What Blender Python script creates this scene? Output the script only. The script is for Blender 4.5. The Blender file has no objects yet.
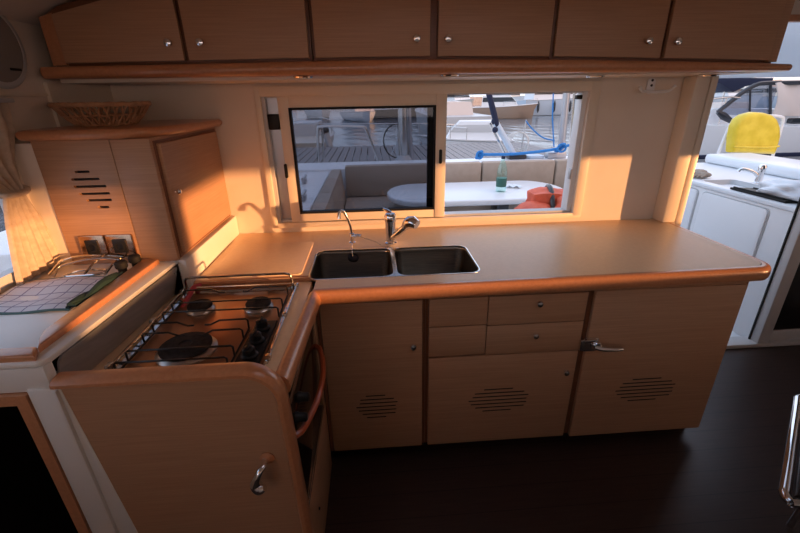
import bpy, bmesh, math, random
from mathutils import Vector, Matrix
random.seed(7)
C = bpy.context.scene.collection
PI = math.pi

# ------------------------------------------------------------------ materials
def mat(name, col, rough=.5, metal=0., spec=.5, coat=0., alpha=None):
    m = bpy.data.materials.new(name); m.use_nodes = True
    b = m.node_tree.nodes['Principled BSDF']
    b.inputs['Base Color'].default_value = (*col, 1)
    b.inputs['Roughness'].default_value = rough
    b.inputs['Metallic'].default_value = metal
    b.inputs['Specular IOR Level'].default_value = spec
    b.inputs['Coat Weight'].default_value = coat
    return m

def nodes(m): return m.node_tree.nodes, m.node_tree.links, m.node_tree.nodes['Principled BSDF']

def noise_mix(m, c1, c2, scale=(1, 1, 1), nscale=5., detail=4., lo=.35, hi=.65, bump=0., rough_var=0.):
    n, l, b = nodes(m)
    tc = n.new('ShaderNodeTexCoord'); mp = n.new('ShaderNodeMapping'); mp.inputs['Scale'].default_value = scale
    nz = n.new('ShaderNodeTexNoise'); nz.inputs['Scale'].default_value = nscale; nz.inputs['Detail'].default_value = detail
    rp = n.new('ShaderNodeValToRGB'); rp.color_ramp.elements[0].position = lo; rp.color_ramp.elements[1].position = hi
    rp.color_ramp.elements[0].color = (*c1, 1); rp.color_ramp.elements[1].color = (*c2, 1)
    l.new(tc.outputs['Object'], mp.inputs['Vector']); l.new(mp.outputs['Vector'], nz.inputs['Vector'])
    l.new(nz.outputs['Fac'], rp.inputs['Fac']); l.new(rp.outputs['Color'], b.inputs['Base Color'])
    if bump:
        bp = n.new('ShaderNodeBump'); bp.inputs['Strength'].default_value = bump; bp.inputs['Distance'].default_value = .002
        l.new(nz.outputs['Fac'], bp.inputs['Height']); l.new(bp.outputs['Normal'], b.inputs['Normal'])
    return m

def wood(name, c1, c2, rough=.42, scale=(1.6, 1.6, 80), coat=0.):
    return noise_mix(mat(name, c1, rough, coat=coat), c1, c2, scale, 3., 5., .3, .7, .05)

M = {}
M['wood'] = wood('beech_veneer', (.42, .225, .122), (.51, .29, .165))
M['cherry'] = wood('cherry_edging', (.48, .20, .09), (.56, .25, .115), .28, (30, 30, 30), .25)
M['gapwood'] = wood('dark_cherry', (.17, .065, .03), (.22, .085, .04), .4)
M['carcass'] = mat('recess_shade', (.012, .007, .005), .8)  # near black: the shade of recesses put into the colour
M['laminate'] = noise_mix(mat('cream_laminate', (.6, .5, .37), .38), (.82, .585, .355), (.86, .62, .385), (1, 1, 1), 60, 3)
M['grp'] = noise_mix(mat('moulded_gelcoat', (.76, .73, .68), .4), (.75, .72, .66), (.78, .75, .7), (1, 1, 1), 3, 3)
M['wallgrp'] = noise_mix(mat('cabin_lining', (.7, .63, .55), .55), (.76, .66, .55), (.80, .70, .59), (1, 1, 1), 4, 3, bump=.05)
M['cream'] = mat('cream_paint', (.78, .68, .55), .4)
M['chrome'] = mat('chrome', (.8, .8, .8), .08, 1)
M['steel'] = mat('polished_steel', (.62, .6, .57), .16, 1)
M['sinksteel'] = noise_mix(mat('brushed_steel', (.25, .23, .2), .3, 1), (.19, .17, .145), (.26, .235, .2), (3, 60, 60), 4, 3)
M['hob'] = mat('steel_warm_reflection', (.42, .23, .13), .3, .75)  # brown tint holds the orange wood reflected in the steel
M['bronze'] = mat('bronze_plate', (.42, .27, .18), .22, 1)
M['splash'] = noise_mix(mat('splash_steel', (.5, .5, .5), .45, .6), (.40, .41, .42), (.50, .50, .51), (40, 2, 2), 4, 3)
M['black'] = mat('black_plastic', (.012, .011, .01), .4, spec=.25)
M['rubber'] = mat('black_rubber', (.012, .012, .013), .6, spec=.2)
M['iron'] = mat('enamelled_wire', (.03, .028, .026), .3, .4)
M['burner'] = noise_mix(mat('burner_cap', (.015, .013, .012), .7, spec=.2), (.012, .011, .01), (.03, .026, .024), (1, 1, 1), 80, 3)
M['aluring'] = mat('burner_ring', (.5, .48, .45), .3, 1)
M['darkglass'] = mat('black_glass', (.006, .005, .005), .08)
M['doortint'] = mat('tinted_leaf', (.008, .008, .009), .25)
M['redwood'] = mat('varnished_red_wood', (.42, .09, .03), .3, coat=.2)
M['wicker'] = noise_mix(mat('wicker', (.3, .14, .06), .6), (.36, .18, .085), (.5, .27, .14), (1, 1, 1), 40, 2)
M['curtain'] = noise_mix(mat('curtain_cloth', (.52, .41, .31), .9), (.46, .36, .27), (.56, .45, .34), (1, 1, 1), 50, 3, bump=.1)
M['floorwood'] = wood('dark_sole', (.028, .015, .012), (.044, .025, .019), .36, (2, 40, 40))
M['white'] = mat('white_gelcoat', (.78, .79, .8), .35)
M['alu'] = mat('white_aluminium', (.55, .54, .53), .4, .0)
M['greyalu'] = mat('grey_aluminium', (.5, .5, .52), .35, .7)
M['cushion'] = noise_mix(mat('cushion_cloth', (.4, .33, .27), .9), (.385, .315, .255), (.42, .345, .285), (1, 1, 1), 12, 3)
M['tablewhite'] = mat('table_white', (.74, .77, .8), .3)
M['orange'] = noise_mix(mat('orange_nylon', (.75, .12, .05), .6), (.62, .09, .04), (.8, .15, .07), (1, 1, 1), 14, 3, bump=.2)
M['navy'] = mat('navy_canvas', (.012, .018, .05), .8)
M['yellow'] = noise_mix(mat('yellow_pvc', (.75, .56, .03), .32), (.66, .48, .02), (.8, .6, .05), (1, 1, 1), 8, 3, bump=.25)
M['bluerope'] = mat('blue_rope', (.02, .2, .55), .7)
M['pale'] = mat('pale_rope', (.6, .6, .58), .8)
M['hullgrey'] = mat('hull_grey', (.5, .5, .5), .35)
M['hullcream'] = mat('hull_cream', (.62, .56, .48), .35)
M['hullblue'] = mat('hull_pale_blue', (.5, .6, .7), .35)
M['hulldark'] = mat('hull_dark', (.03, .032, .04), .3)
M['tan'] = mat('tan_boards', (.34, .25, .19), .5)
M['boatglass'] = mat('smoked_boat_glass', (.012, .014, .018), .08)
M['pinkcloth'] = mat('pale_canvas', (.72, .62, .56), .85)
M['dock'] = noise_mix(mat('weathered_planks', (.16, .15, .14), .85), (.22, .21, .21), (.34, .325, .32), (30, 2, 1), 3, 4, bump=.2)
M['stone'] = noise_mix(mat('quay_stone', (.34, .33, .33), .9), (.29, .28, .28), (.40, .39, .39), (1, 1, 1), 1.5, 5)
M['pink'] = mat('red_bag', (.5, .06, .08), .5)
M['sinkwhite'] = mat('white_moulded_top', (.76, .78, .8), .3)
M['glove'] = noise_mix(mat('worn_leather', (.3, .24, .19), .9), (.24, .19, .15), (.36, .3, .24), (1, 1, 1), 20, 3, bump=.2)
M['brownleather'] = mat('dark_brown_vinyl', (.03, .016, .011), .35)

def glass(name, tint, gl=.07):
    m = bpy.data.materials.new(name); m.use_nodes = True
    n, l = m.node_tree.nodes, m.node_tree.links; n.clear()
    o = n.new('ShaderNodeOutputMaterial'); t = n.new('ShaderNodeBsdfTransparent'); g = n.new('ShaderNodeBsdfGlossy'); x = n.new('ShaderNodeMixShader')
    t.inputs['Color'].default_value = (*tint, 1); g.inputs['Roughness'].default_value = .01; g.inputs['Color'].default_value = (1, 1, 1, 1)
    x.inputs['Fac'].default_value = gl
    l.new(t.outputs[0], x.inputs[1]); l.new(g.outputs[0], x.inputs[2]); l.new(x.outputs[0], o.inputs['Surface'])
    return m
M['pane'] = glass('tinted_pane', (.46, .48, .53), .03)
M['clear'] = glass('clear_pane', (.93, .94, .96), .05)
M['screen'] = glass('windscreen_pane', (.72, .74, .8), .12)
M['bottle'] = glass('green_plastic', (.8, .965, .93), .08)
M['plasticbag'] = mat('thin_white_plastic', (.75, .77, .8), .25)

M['vinyl'] = bpy.data.materials.new('pale_vinyl'); M['vinyl'].use_nodes = True
n, l, b = nodes(M['vinyl']); b.inputs['Base Color'].default_value = (.82, .86, .9, 1); b.inputs['Roughness'].default_value = .5
tl = n.new('ShaderNodeBsdfTranslucent'); tl.inputs['Color'].default_value = (.85, .9, .95, 1); ms_ = n.new('ShaderNodeMixShader'); ms_.inputs['Fac'].default_value = .6
l.new(b.outputs[0], ms_.inputs[1]); l.new(tl.outputs[0], ms_.inputs[2]); l.new(ms_.outputs[0], n['Material Output'].inputs['Surface'])
def stripes(m, axis, period, width, colline, basecol):
    """thin woven / seam lines: a repeating line along one object axis"""
    n, l, b = nodes(m)
    tc = n.new('ShaderNodeTexCoord'); sp = n.new('ShaderNodeSeparateXYZ'); l.new(tc.outputs['Object'], sp.inputs[0])
    prev = None
    for ax in axis:
        a = n.new('ShaderNodeMath'); a.operation = 'PINGPONG'; a.inputs[1].default_value = period / 2; l.new(sp.outputs[ax], a.inputs[0])
        c = n.new('ShaderNodeMath'); c.operation = 'LESS_THAN'; c.inputs[1].default_value = width / 2; l.new(a.outputs[0], c.inputs[0])
        if prev is None: prev = c
        else:
            q = n.new('ShaderNodeMath'); q.operation = 'MAXIMUM'; l.new(prev.outputs[0], q.inputs[0]); l.new(c.outputs[0], q.inputs[1]); prev = q
    mx = n.new('ShaderNodeMix'); mx.data_type = 'RGBA'
    mx.inputs['A'].default_value = (*basecol, 1); mx.inputs['B'].default_value = (*colline, 1)
    l.new(prev.outputs[0], mx.inputs['Factor'])
    return n, l, b, mx, sp
M['towel'] = mat('checked_cotton', (.6, .6, .6), .95)
n, l, b, mx, sp = stripes(M['towel'], ('X', 'Y'), .045, .0035, (.22, .2, .3), (.74, .72, .74))
# green woven border along the hems
def edge(ax, lim):
    a = n.new('ShaderNodeMath'); a.operation = 'ABSOLUTE'; l.new(sp.outputs[ax], a.inputs[0])
    c = n.new('ShaderNodeMath'); c.operation = 'GREATER_THAN'; c.inputs[1].default_value = lim; l.new(a.outputs[0], c.inputs[0]); return c
e2 = edge('Y', .118)
mx2 = n.new('ShaderNodeMix'); mx2.data_type = 'RGBA'; mx2.inputs['B'].default_value = (.09, .17, .16, 1)
l.new(mx.outputs['Result'], mx2.inputs['A']); l.new(e2.outputs[0], mx2.inputs['Factor']); l.new(mx2.outputs['Result'], b.inputs['Base Color'])
M['greencloth'] = mat('green_cloth', (.010, .036, .034), .95)

# floor: dark boards with thin seams
n, l, b, mx, sp = stripes(M['floorwood'], ('Y',), .11, .003, (.006, .0035, .003), (.02, .012, .0085))
l.new(b.inputs['Base Color'].links[0].from_socket, mx.inputs['A']); l.new(mx.outputs['Result'], b.inputs['Base Color'])

# water
M['water'] = mat('harbour_water', (.16, .18, .2), .12)
n, l, b = nodes(M['water'])
tc = n.new('ShaderNodeTexCoord'); mp = n.new('ShaderNodeMapping'); mp.inputs['Scale'].default_value = (1.2, .5, 1)
nz = n.new('ShaderNodeTexNoise'); nz.inputs['Scale'].default_value = .8; nz.inputs['Detail'].default_value = 4
bp = n.new('ShaderNodeBump'); bp.inputs['Strength'].default_value = .6; bp.inputs['Distance'].default_value = .25
l.new(tc.outputs['Object'], mp.inputs[0]); l.new(mp.outputs[0], nz.inputs['Vector']); l.new(nz.outputs['Fac'], bp.inputs['Height']); l.new(bp.outputs[0], b.inputs['Normal'])

# ------------------------------------------------------------------ mesh builder
class MB:
    def __init__(s): s.bm = bmesh.new()
    def box(s, x0, x1, y0, y1, z0, z1, bev=0., seg=2):
        r = bmesh.ops.create_cube(s.bm, size=1)
        bmesh.ops.transform(s.bm, verts=r['verts'], matrix=Matrix.Translation(((x0+x1)/2, (y0+y1)/2, (z0+z1)/2)) @ Matrix.Diagonal((abs(x1-x0), abs(y1-y0), abs(z1-z0), 1)))
        if bev: s._bev(r['verts'], bev, seg)
        return s
    def _bev(s, verts, bev, seg, edges=None):
        if edges is None: edges = list({e for v in verts for e in v.link_edges})
        bmesh.ops.bevel(s.bm, geom=edges, offset=bev, segments=seg, profile=.5, affect='EDGES', clamp_overlap=True)
    def prism(s, pts, axis, a0, a1, bev=0., seg=2, capsonly=True):
        """closed outline pts (2D) extruded along axis; 'x': (y,z), 'y': (x,z), 'z': (x,y)"""
        def P(p, a): return {'x': (a, p[0], p[1]), 'y': (p[0], a, p[1]), 'z': (p[0], p[1], a)}[axis]
        lo = [s.bm.verts.new(P(p, a0)) for p in pts]; hi = [s.bm.verts.new(P(p, a1)) for p in pts]
        fs = [s.bm.faces.new(lo), s.bm.faces.new(hi)]
        k = len(pts)
        for i in range(k): fs.append(s.bm.faces.new((lo[i], lo[(i+1) % k], hi[(i+1) % k], hi[i])))
        bmesh.ops.recalc_face_normals(s.bm, faces=fs)
        if bev:
            ed = [e for f in fs[:2] for e in f.edges]
            s._bev(None, bev, seg, ed)
        return s
    def loft(s, rings, cap0=True, cap1=True, closed=True):
        R = [[s.bm.verts.new(p) for p in r] for r in rings]; k = len(R[0]); fs = []
        for a, b_ in zip(R, R[1:]):
            for i in range(k if closed else k-1):
                fs.append(s.bm.faces.new((a[i], a[(i+1) % k], b_[(i+1) % k], b_[i])))
        if cap0: fs.append(s.bm.faces.new(R[0][::-1]))
        if cap1: fs.append(s.bm.faces.new(R[-1]))
        bmesh.ops.recalc_face_normals(s.bm, faces=fs)
        return s
    def tube(s, path, r, seg=8, smooth=0, cyclic=False):
        P = [Vector(p) for p in path]
        if smooth:
            if isinstance(r, (list, tuple)): r = [a_.x for a_ in crom([Vector((q_, 0, 0)) for q_ in r], smooth)]
            P = crom(P, smooth, cyclic)
        k = len(P); rings = []; up = None
        for i, p in enumerate(P):
            if cyclic: t = (P[(i+1) % k] - P[i-1]).normalized()
            else: t = (P[min(i+1, k-1)] - P[max(i-1, 0)]).normalized()
            if up is None:
                up = t.orthogonal().normalized()
            else:
                up = (up - t*up.dot(t));
                up = up.normalized() if up.length > 1e-6 else t.orthogonal().normalized()
            w = t.cross(up); rr = r[i] if isinstance(r, (list, tuple)) else r
            rings.append([p + (up*math.cos(2*PI*j/seg) + w*math.sin(2*PI*j/seg))*rr for j in range(seg)])
        if cyclic: rings.append(rings[0]); s.loft(rings, False, False); bmesh.ops.remove_doubles(s.bm, verts=s.bm.verts, dist=1e-6)
        else: s.loft(rings)
        return s
    def lathe(s, prof, org, axis=(0, 0, 1), seg=20):
        """prof: (radius, height) along axis from org"""
        a = Vector(axis).normalized(); u = a.orthogonal().normalized(); w = a.cross(u); o = Vector(org)
        s.loft([[o + a*h + (u*math.cos(2*PI*j/seg) + w*math.sin(2*PI*j/seg))*max(r, 1e-5) for j in range(seg)] for r, h in prof])
        return s
    def ball(s, c, r, sc=(1, 1, 1), seg=16):
        q = bmesh.ops.create_uvsphere(s.bm, u_segments=seg, v_segments=seg//2, radius=r)
        bmesh.ops.transform(s.bm, verts=q['verts'], matrix=Matrix.Translation(c) @ Matrix.Diagonal((*sc, 1)))
        return s
    def sweep(s, path, N, prof):
        """closed profile (out, along N) swept along a polyline lying in the plane with normal N"""
        P = [Vector(p) for p in path]; N = Vector(N).normalized(); rings = []
        loop = (P[0]-P[-1]).length < 1e-6
        for i, p in enumerate(P):
            d0 = (P[i]-P[i-1]).normalized() if i else ((P[0]-P[-2]).normalized() if loop else None)
            d1 = (P[i+1]-P[i]).normalized() if i < len(P)-1 else ((P[1]-P[0]).normalized() if loop else None)
            if d0 is None: d0 = d1
            if d1 is None: d1 = d0
            n0, n1 = d0.cross(N), d1.cross(N); m = (n0+n1).normalized(); k = 1/max(.3, m.dot(n0))
            rings.append([p + m*(u*k) + N*v for u, v in prof])
        s.loft(rings); return s
    def grid(s, f, nu, nv):
        V = [[s.bm.verts.new(f(i/nu, j/nv)) for j in range(nv+1)] for i in range(nu+1)]
        for i in range(nu):
            for j in range(nv): s.bm.faces.new((V[i][j], V[i+1][j], V[i+1][j+1], V[i][j+1]))
        return s
    def thick(s, t):
        bmesh.ops.recalc_face_normals(s.bm, faces=s.bm.faces)
        bmesh.ops.solidify(s.bm, geom=list(s.bm.faces), thickness=t); return s
    def move(s, mtx): bmesh.ops.transform(s.bm, verts=s.bm.verts, matrix=mtx); return s

def crom(P, n, cyclic=False):
    out = []; k = len(P); segs = k if cyclic else k-1
    for i in range(segs):
        p1, p2 = P[i], P[(i+1) % k]
        p0 = P[i-1] if (cyclic or i > 0) else p1*2-p2
        p3 = P[(i+2) % k] if (cyclic or i+2 < k) else p2*2-p1
        for j in range(n):
            t = j/n
            out.append(.5*((2*p1) + (p2-p0)*t + (2*p0-5*p1+4*p2-p3)*t*t + (3*p1-p0-3*p2+p3)*t**3))
    if not cyclic: out.append(P[-1])
    return out

def rrect(x0, x1, y0, y1, r, seg=5):
    pts = []
    for cx, cy, a in ((x1-r, y1-r, 0), (x0+r, y1-r, 90), (x0+r, y0+r, 180), (x1-r, y0+r, 270)):
        for j in range(seg+1):
            t = math.radians(a + 90*j/seg); pts.append((cx + r*math.cos(t), cy + r*math.sin(t)))
    return pts
def arc(cx, cy, r, a0, a1, n=8):
    return [(cx + r*math.cos(math.radians(a0+(a1-a0)*i/n)), cy + r*math.sin(math.radians(a0+(a1-a0)*i/n))) for i in range(n+1)]

def base_of(o):
    v = Vector((0, 0, 0))
    while o is not None: v += o.location; o = o.parent
    return v
def obj(name, mb, m, parent=None, at=None, sharp=38):
    off = base_of(parent) if parent is not None else Vector(at or (0, 0, 0))
    bmesh.ops.recalc_face_normals(mb.bm, faces=mb.bm.faces)
    bmesh.ops.translate(mb.bm, verts=mb.bm.verts, vec=-off)
    me = bpy.data.meshes.new(name); mb.bm.to_mesh(me); mb.bm.free()
    me.materials.append(M[m] if isinstance(m, str) else m)
    me.polygons.foreach_set('use_smooth', [True]*len(me.polygons)); me.set_sharp_from_angle(angle=math.radians(sharp))
    o = bpy.data.objects.new(name, me); C.objects.link(o)
    if parent is not None: o.parent = parent
    else: o.location = off
    return o
def tag(o, label, cat, group=None, kind=None):
    o['label'] = label; o['category'] = cat
    if group: o['group'] = group
    if kind: o['kind'] = kind
    return o
def thing(name, loc, label, cat, group=None):
    o = bpy.data.objects.new(name, None); o.empty_display_size = .05; C.objects.link(o); o.location = loc
    return tag(o, label, cat, group)
def struct(name, mb, m, parent=None):
    o = obj(name, mb, m, parent)
    if parent is None: o['kind'] = 'structure'
    return o
def copy_tree(o, parent=None):
    c = o.copy(); C.objects.link(c)
    if parent is not None: c.parent = parent
    for ch in [q for q in o.children]: copy_tree(ch, c)
    return c
def cut(o, mb):
    """cut slots / holes right through a part"""
    me = bpy.data.meshes.new('t'); mb.bm.to_mesh(me); mb.bm.free(); k = bpy.data.objects.new('t', me); C.objects.link(k)
    k.location = -(-base_of(o)) * 0
    par = o.parent; w = base_of(o)
    for v in me.vertices: v.co -= w
    k.location = w
    md = o.modifiers.new('b', 'BOOLEAN'); md.operation = 'DIFFERENCE'; md.solver = 'EXACT'; md.object = k
    bpy.context.view_layer.update()
    dg = bpy.context.evaluated_depsgraph_get(); nm = bpy.data.meshes.new_from_object(o.evaluated_get(dg))
    o.modifiers.clear(); old = o.data; o.data = nm; bpy.data.objects.remove(k); nm.name = o.name
    nm.polygons.foreach_set('use_smooth', [True]*len(nm.polygons)); nm.set_sharp_from_angle(angle=math.radians(38))

# ------------------------------------------------------------------ camera
R = Matrix(((.9974, .0424, -.0576), (-.0694, .3838, -.9208), (-.0169, .9224, .3858)))
cam = bpy.data.cameras.new('camera'); co = bpy.data.objects.new('camera', cam); C.objects.link(co)
mw = R.to_quaternion().to_matrix().to_4x4(); mw.translation = (0, 0, 1.55); co.matrix_world = mw
cam.sensor_width = 36; cam.lens = 405.05/800*36; cam.clip_start = .02; cam.clip_end = 600
bpy.context.scene.camera = co

# ------------------------------------------------------------------ setting: the saloon shell
XL, XR, YF, YA = -1.18, 3.3, -2.3, 2.09
struct('floor', MB().box(XL-.05, XR+.05, YF-.05, YA, -.04, 0), 'floorwood')
# ceiling, sloping down to the port side
cm = MB(); prof = [(XL-.02, 1.80), (-1.06, 1.865), (-.85, 1.915), (-.5, 1.945), (XR+.05, 1.95), (XR+.05, 2.02), (XL-.02, 2.02)]
cm.prism(prof, 'y', YF-.05, YA+.1); ce = struct('ceiling', cm, 'wallgrp')
cut(ce, MB().box(.1, .72, .50, 1.10, 1.8, 2.2))  # unseen hatch opening added so sky light brightens the worktop
hf = MB(); hf.sweep([(.1, .5, 1.94), (.72, .5, 1.94), (.72, 1.1, 1.94), (.1, 1.1, 1.94), (.1, .5, 1.94)], (0, 0, 1), [(-.002, 0), (.03, 0), (.03, .012), (-.002, .012)])
ht = struct('window_added_hatch', hf, 'alu'); obj('pane', MB().box(.08, .87, .43, 1.17, 2.021, 2.03), 'clear', ht)
# aft bulkhead with the window and the door openings
w = MB(); T1 = YA+.06
w.box(XL-.05, -.505, YA, T1, 0, 1.95); w.box(-.505, 1.075, YA, T1, 0, .95); w.box(-.505, 1.075, YA, T1, 1.562, 1.95)
w.box(1.075, 1.645, YA, T1, 0, 1.95); w.box(1.645, XR+.05, YA, T1, 1.86, 1.95)
struct('wall_aft', w, 'wallgrp')
# port side: wall with the curtained window, plus an unseen opening added for skylight
w = MB()
w.box(XL-.05, XL, YF-.05, -1.7, 0, 1.95); w.box(XL-.05, XL, -.1, .35, 0, 1.95); w.box(XL-.05, XL, -1.7, -.1, 0, 1.03); w.box(XL-.05, XL, -1.7, -.1, 1.52, 1.95); w.box(XL-.05, XL, .35, 1.40, 0, 1.03); w.box(XL-.05, XL, .35, 1.40, 1.52, 1.95); w.box(XL-.05, XL, 1.40, YA, 0, 1.95)
struct('wall_port', w, 'wallgrp')
struct('trim_1', MB().box(XL, XL+.006, .2, YA, 1.574, 1.588, .002), 'cream')
# white fillet between the port wall and the locker
struct('trim_2', MB().prism([(XL, .9), (XL+.075, .99), (XL+.072, 1.43), (XL, 1.43)], 'y', 1.462, YA), 'wallgrp')
struct('trim_3', MB().box(XL, XL+.012, 1.70, YA, 1.462, 1.62), 'cream')
# starboard side: long low strip window
SW0, SW1, SZ0, SZ1 = -.96, 1.34, .915, 1.275
w = MB(); w.box(XR, XR+.05, YF-.05, SW0, 0, 1.95); w.box(XR, XR+.05, SW1, T1, 0, 1.95)
w.box(XR, XR+.05, SW0, SW1, 0, SZ0); w.box(XR, XR+.05, -.42, SW1, SZ1, 1.95); w.box(XR, XR+.05, SW0, -.42, SZ1+.045, 1.95); w.box(XR, XR+.05, -.49, -.36, SZ0, SZ1+.045); w.box(XR, XR+.05, SW0, -.49, SZ0, 1.05)
struct('wall_starboard', w, 'wallgrp')
# forward: wide panoramic window behind the viewer
w = MB(); w.box(XL, XR, YF-.05, YF, 0, 1.2); w.box(XL, XR, YF-.05, YF, 1.86, 1.95)
for x in (XL, -.1, 1.05, 2.15, XR-.1): w.box(x, x+.1, YF-.05, YF, 1.2, 1.86)
struct('wall_forward', w, 'wallgrp')
struct('wall_baffle', MB().box(XL+.3, XR-.5, -1.12, -1.0, 0, 1.32, .03), 'wallgrp')  # unseen baffle added to keep forward window light off the lower cabinets
# corner post between window wall and door
p = MB(); p.box(1.542, 1.617, 2.0, YA, .9, 1.62, .01); p.box(1.603, 1.617, 2.0, YA, 0, .9, .003); p.box(1.621, 1.657, 2.003, T1, 0, 1.62, .006); p.box(1.615, 1.625, 2.012, YA, 0, 1.62)
struct('trim_4', p, 'cream')

# galley window
wn = MB()   # outer moulded surround
for a in ((-.535, -.505, 2.076, YA, .935, 1.605), (1.075, 1.125, 2.076, YA, .935, 1.605)): wn.box(*a, .004)
wn.box(-.535, 1.125, 2.0765, YA, 1.562, 1.606, .004); wn.box(-.535, 1.125, 2.0765, YA, .925, .952, .004)
win = struct('window_1', wn, 'cream')
f = MB()    # fixed track left and right, sill track
f.box(-.505, -.49, 2.09, 2.15, .95, 1.562); f.box(-.505, 1.075, 2.10, 2.16, .945, .962); f.box(-.505, 1.075, 2.10, 2.16, 1.555, 1.565)
obj('window_frame', f, 'alu', win)
obj('reveal', MB().box(1.05, 1.0755, 2.10, 2.17, .955, 1.562, .002), 'white', win)
f = MB(); f.box(-.503, -.42, 2.128, 2.14, .955, 1.56); obj('track', f, 'greyalu', win)
f = MB(); f.box(.283, .33, 2.126, 2.14, .965, 1.555, .002); f.box(-.40, .3, 2.128, 2.138, .965, .985); obj('screen_stile', f, 'black', win)
f = MB(); f.box(-.432, -.382, 2.083, 2.118, .955, 1.566, .003); f.box(.319, .372, 2.080, 2.118, .955, 1.566, .003)
f.box(-.384, .321, 2.0835, 2.1175, 1.509, 1.5655, .003); f.box(-.384, .321, 2.0835, 2.1175, .9555, 1.0, .003)
sash = obj('sash', f, 'cream', win)
f = MB()
f.box(-.385, -.374, 2.0815, 2.112, .997, 1.512); f.box(.311, .322, 2.0815, 2.112, .997, 1.512); f.box(-.38, .318, 2.0817, 2.1118, 1.501, 1.512); f.box(-.38, .318, 2.0817, 2.1118, .997, 1.008)
obj('gasket', f, 'rubber', sash)
obj('pane', MB().box(-.376, .313, 2.100, 2.104, 1.006, 1.503), 'pane', sash)
obj('latch', MB().prism(rrect(.337, .352, 1.235, 1.305, .0065), 'y', 2.072, 2.084, .002), 'black', sash)
obj('latch', MB().prism(rrect(-.437, -.422, 1.185, 1.255, .0065), 'y', 2.074, 2.086, .002), 'black', sash)
obj('stop_block', MB().box(-.488, -.436, 2.085, 2.12, 1.415, 1.485, .004), 'black', win)
obj('catch', MB().box(1.022, 1.0515, 2.10, 2.13, 1.525, 1.545, .004), 'black', win)
obj('catch', MB().box(1.042, 1.0515, 2.10, 2.125, 1.13, 1.185, .003), 'greyalu', win)

# side window frame behind the curtain
wf = MB(); wf.sweep([(XL, .35, 1.03), (XL, 1.40, 1.03), (XL, 1.40, 1.52), (XL, .35, 1.52), (XL, .35, 1.03)], (1, 0, 0), [(-.02, -.03), (.015, -.03), (.015, .008), (-.02, .008)])
w2 = struct('window_2', wf, 'alu'); obj('pane', MB().box(XL-.032, XL-.028, .33, 1.42, 1.01, 1.54), 'clear', w2)
ws = MB(); ws.sweep([(XR, SW0, SZ0), (XR, SW1, SZ0), (XR, SW1, SZ1), (XR, SW0, SZ1), (XR, SW0, SZ0)], (1, 0, 0), [(-.004, -.0), (.02, -.0), (.02, .01), (-.004, .01)])
w3 = struct('window_3', ws, 'alu')

# sliding door: sill, jamb and the dark leaf pushed to starboard
d = MB(); d.box(2.452, 2.53, 2.075, 2.137, .005, 1.86, .006); door = struct('door_1', d, 'alu')
obj('seal', MB().box(2.443, 2.453, 2.128, 2.137, .005, 1.86), 'black', door)
obj('door_sill', MB().box(1.66, XR, 2.07, 2.17, 0, .03, .006), 'alu', door)
obj('bottom_rail', MB().box(2.53, XR, 2.10, 2.14, .03, .10, .006), 'alu', door)
obj('leaf', MB().box(2.525, XR, 2.115, 2.13, .10, 1.86), 'doortint', door)
obj('door_handle', MB().box(2.535, 2.555, 2.055, 2.085, .955, 1.04, .006), 'chrome', door)

struct('trim_10', MB().box(1.74, XR, 2.06, 2.09, 1.845, 1.875, .004), 'cherry')
va = MB(); va.grid(lambda u, v: (1.60 + 2.0*u, 2.30 + .004*math.sin(17*u), 1.615 + .31*v), 30, 6).thick(.004)
tag(obj('awning_valance', va, 'vinyl', at=(2.6, 2.3, 1.6)), 'pale grey awning flap hanging over the doorway at top right', 'awning')
# ------------------------------------------------------------------ overhead cabinets
def lin(x, T):
    for (a, u), (b_, v) in zip(T, T[1:]):
        if x <= b_: return u + (v-u)*(x-a)/(b_-a)
    return T[-1][1]
ZT = [(-1.16, 1.671), (.12, 1.681), (.85, 1.671), (1.70, 1.647)]      # top of the pelmet board
ZB = [(-1.16, 1.632), (.12, 1.630), (.85, 1.6265), (1.70, 1.621)]
ztop = lambda x: lin(x, ZT)
zceil = lambda x: lin(x, [(-1.2, 1.788), (-1.06, 1.862), (-.85, 1.912), (-.5, 1.942), (3, 1.948)])
def knob_y(mb, x, y, z, r=.011):
    mb.lathe([(r*.55, 0), (r*.5, .006), (r*.45, .010), (r*.95, .014), (r*1.2, .018), (r, .024), (r*.2, .027)], (x, y, z), (0, -1, 0), 16)
    return mb
units = [(-1.125, -.203, [(-1.075, -.661, -.70), (-.645, -.214, -.590)], 'left end, first door slanted'),
         (-.203, .698, [(-.191, .233, .181), (.262, .690, .297)], 'middle of the row above the window'),
         (.698, 1.622, [(.708, 1.130, 1.064), (1.148, 1.585, 1.178)], 'right end by the doorway')]
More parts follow.
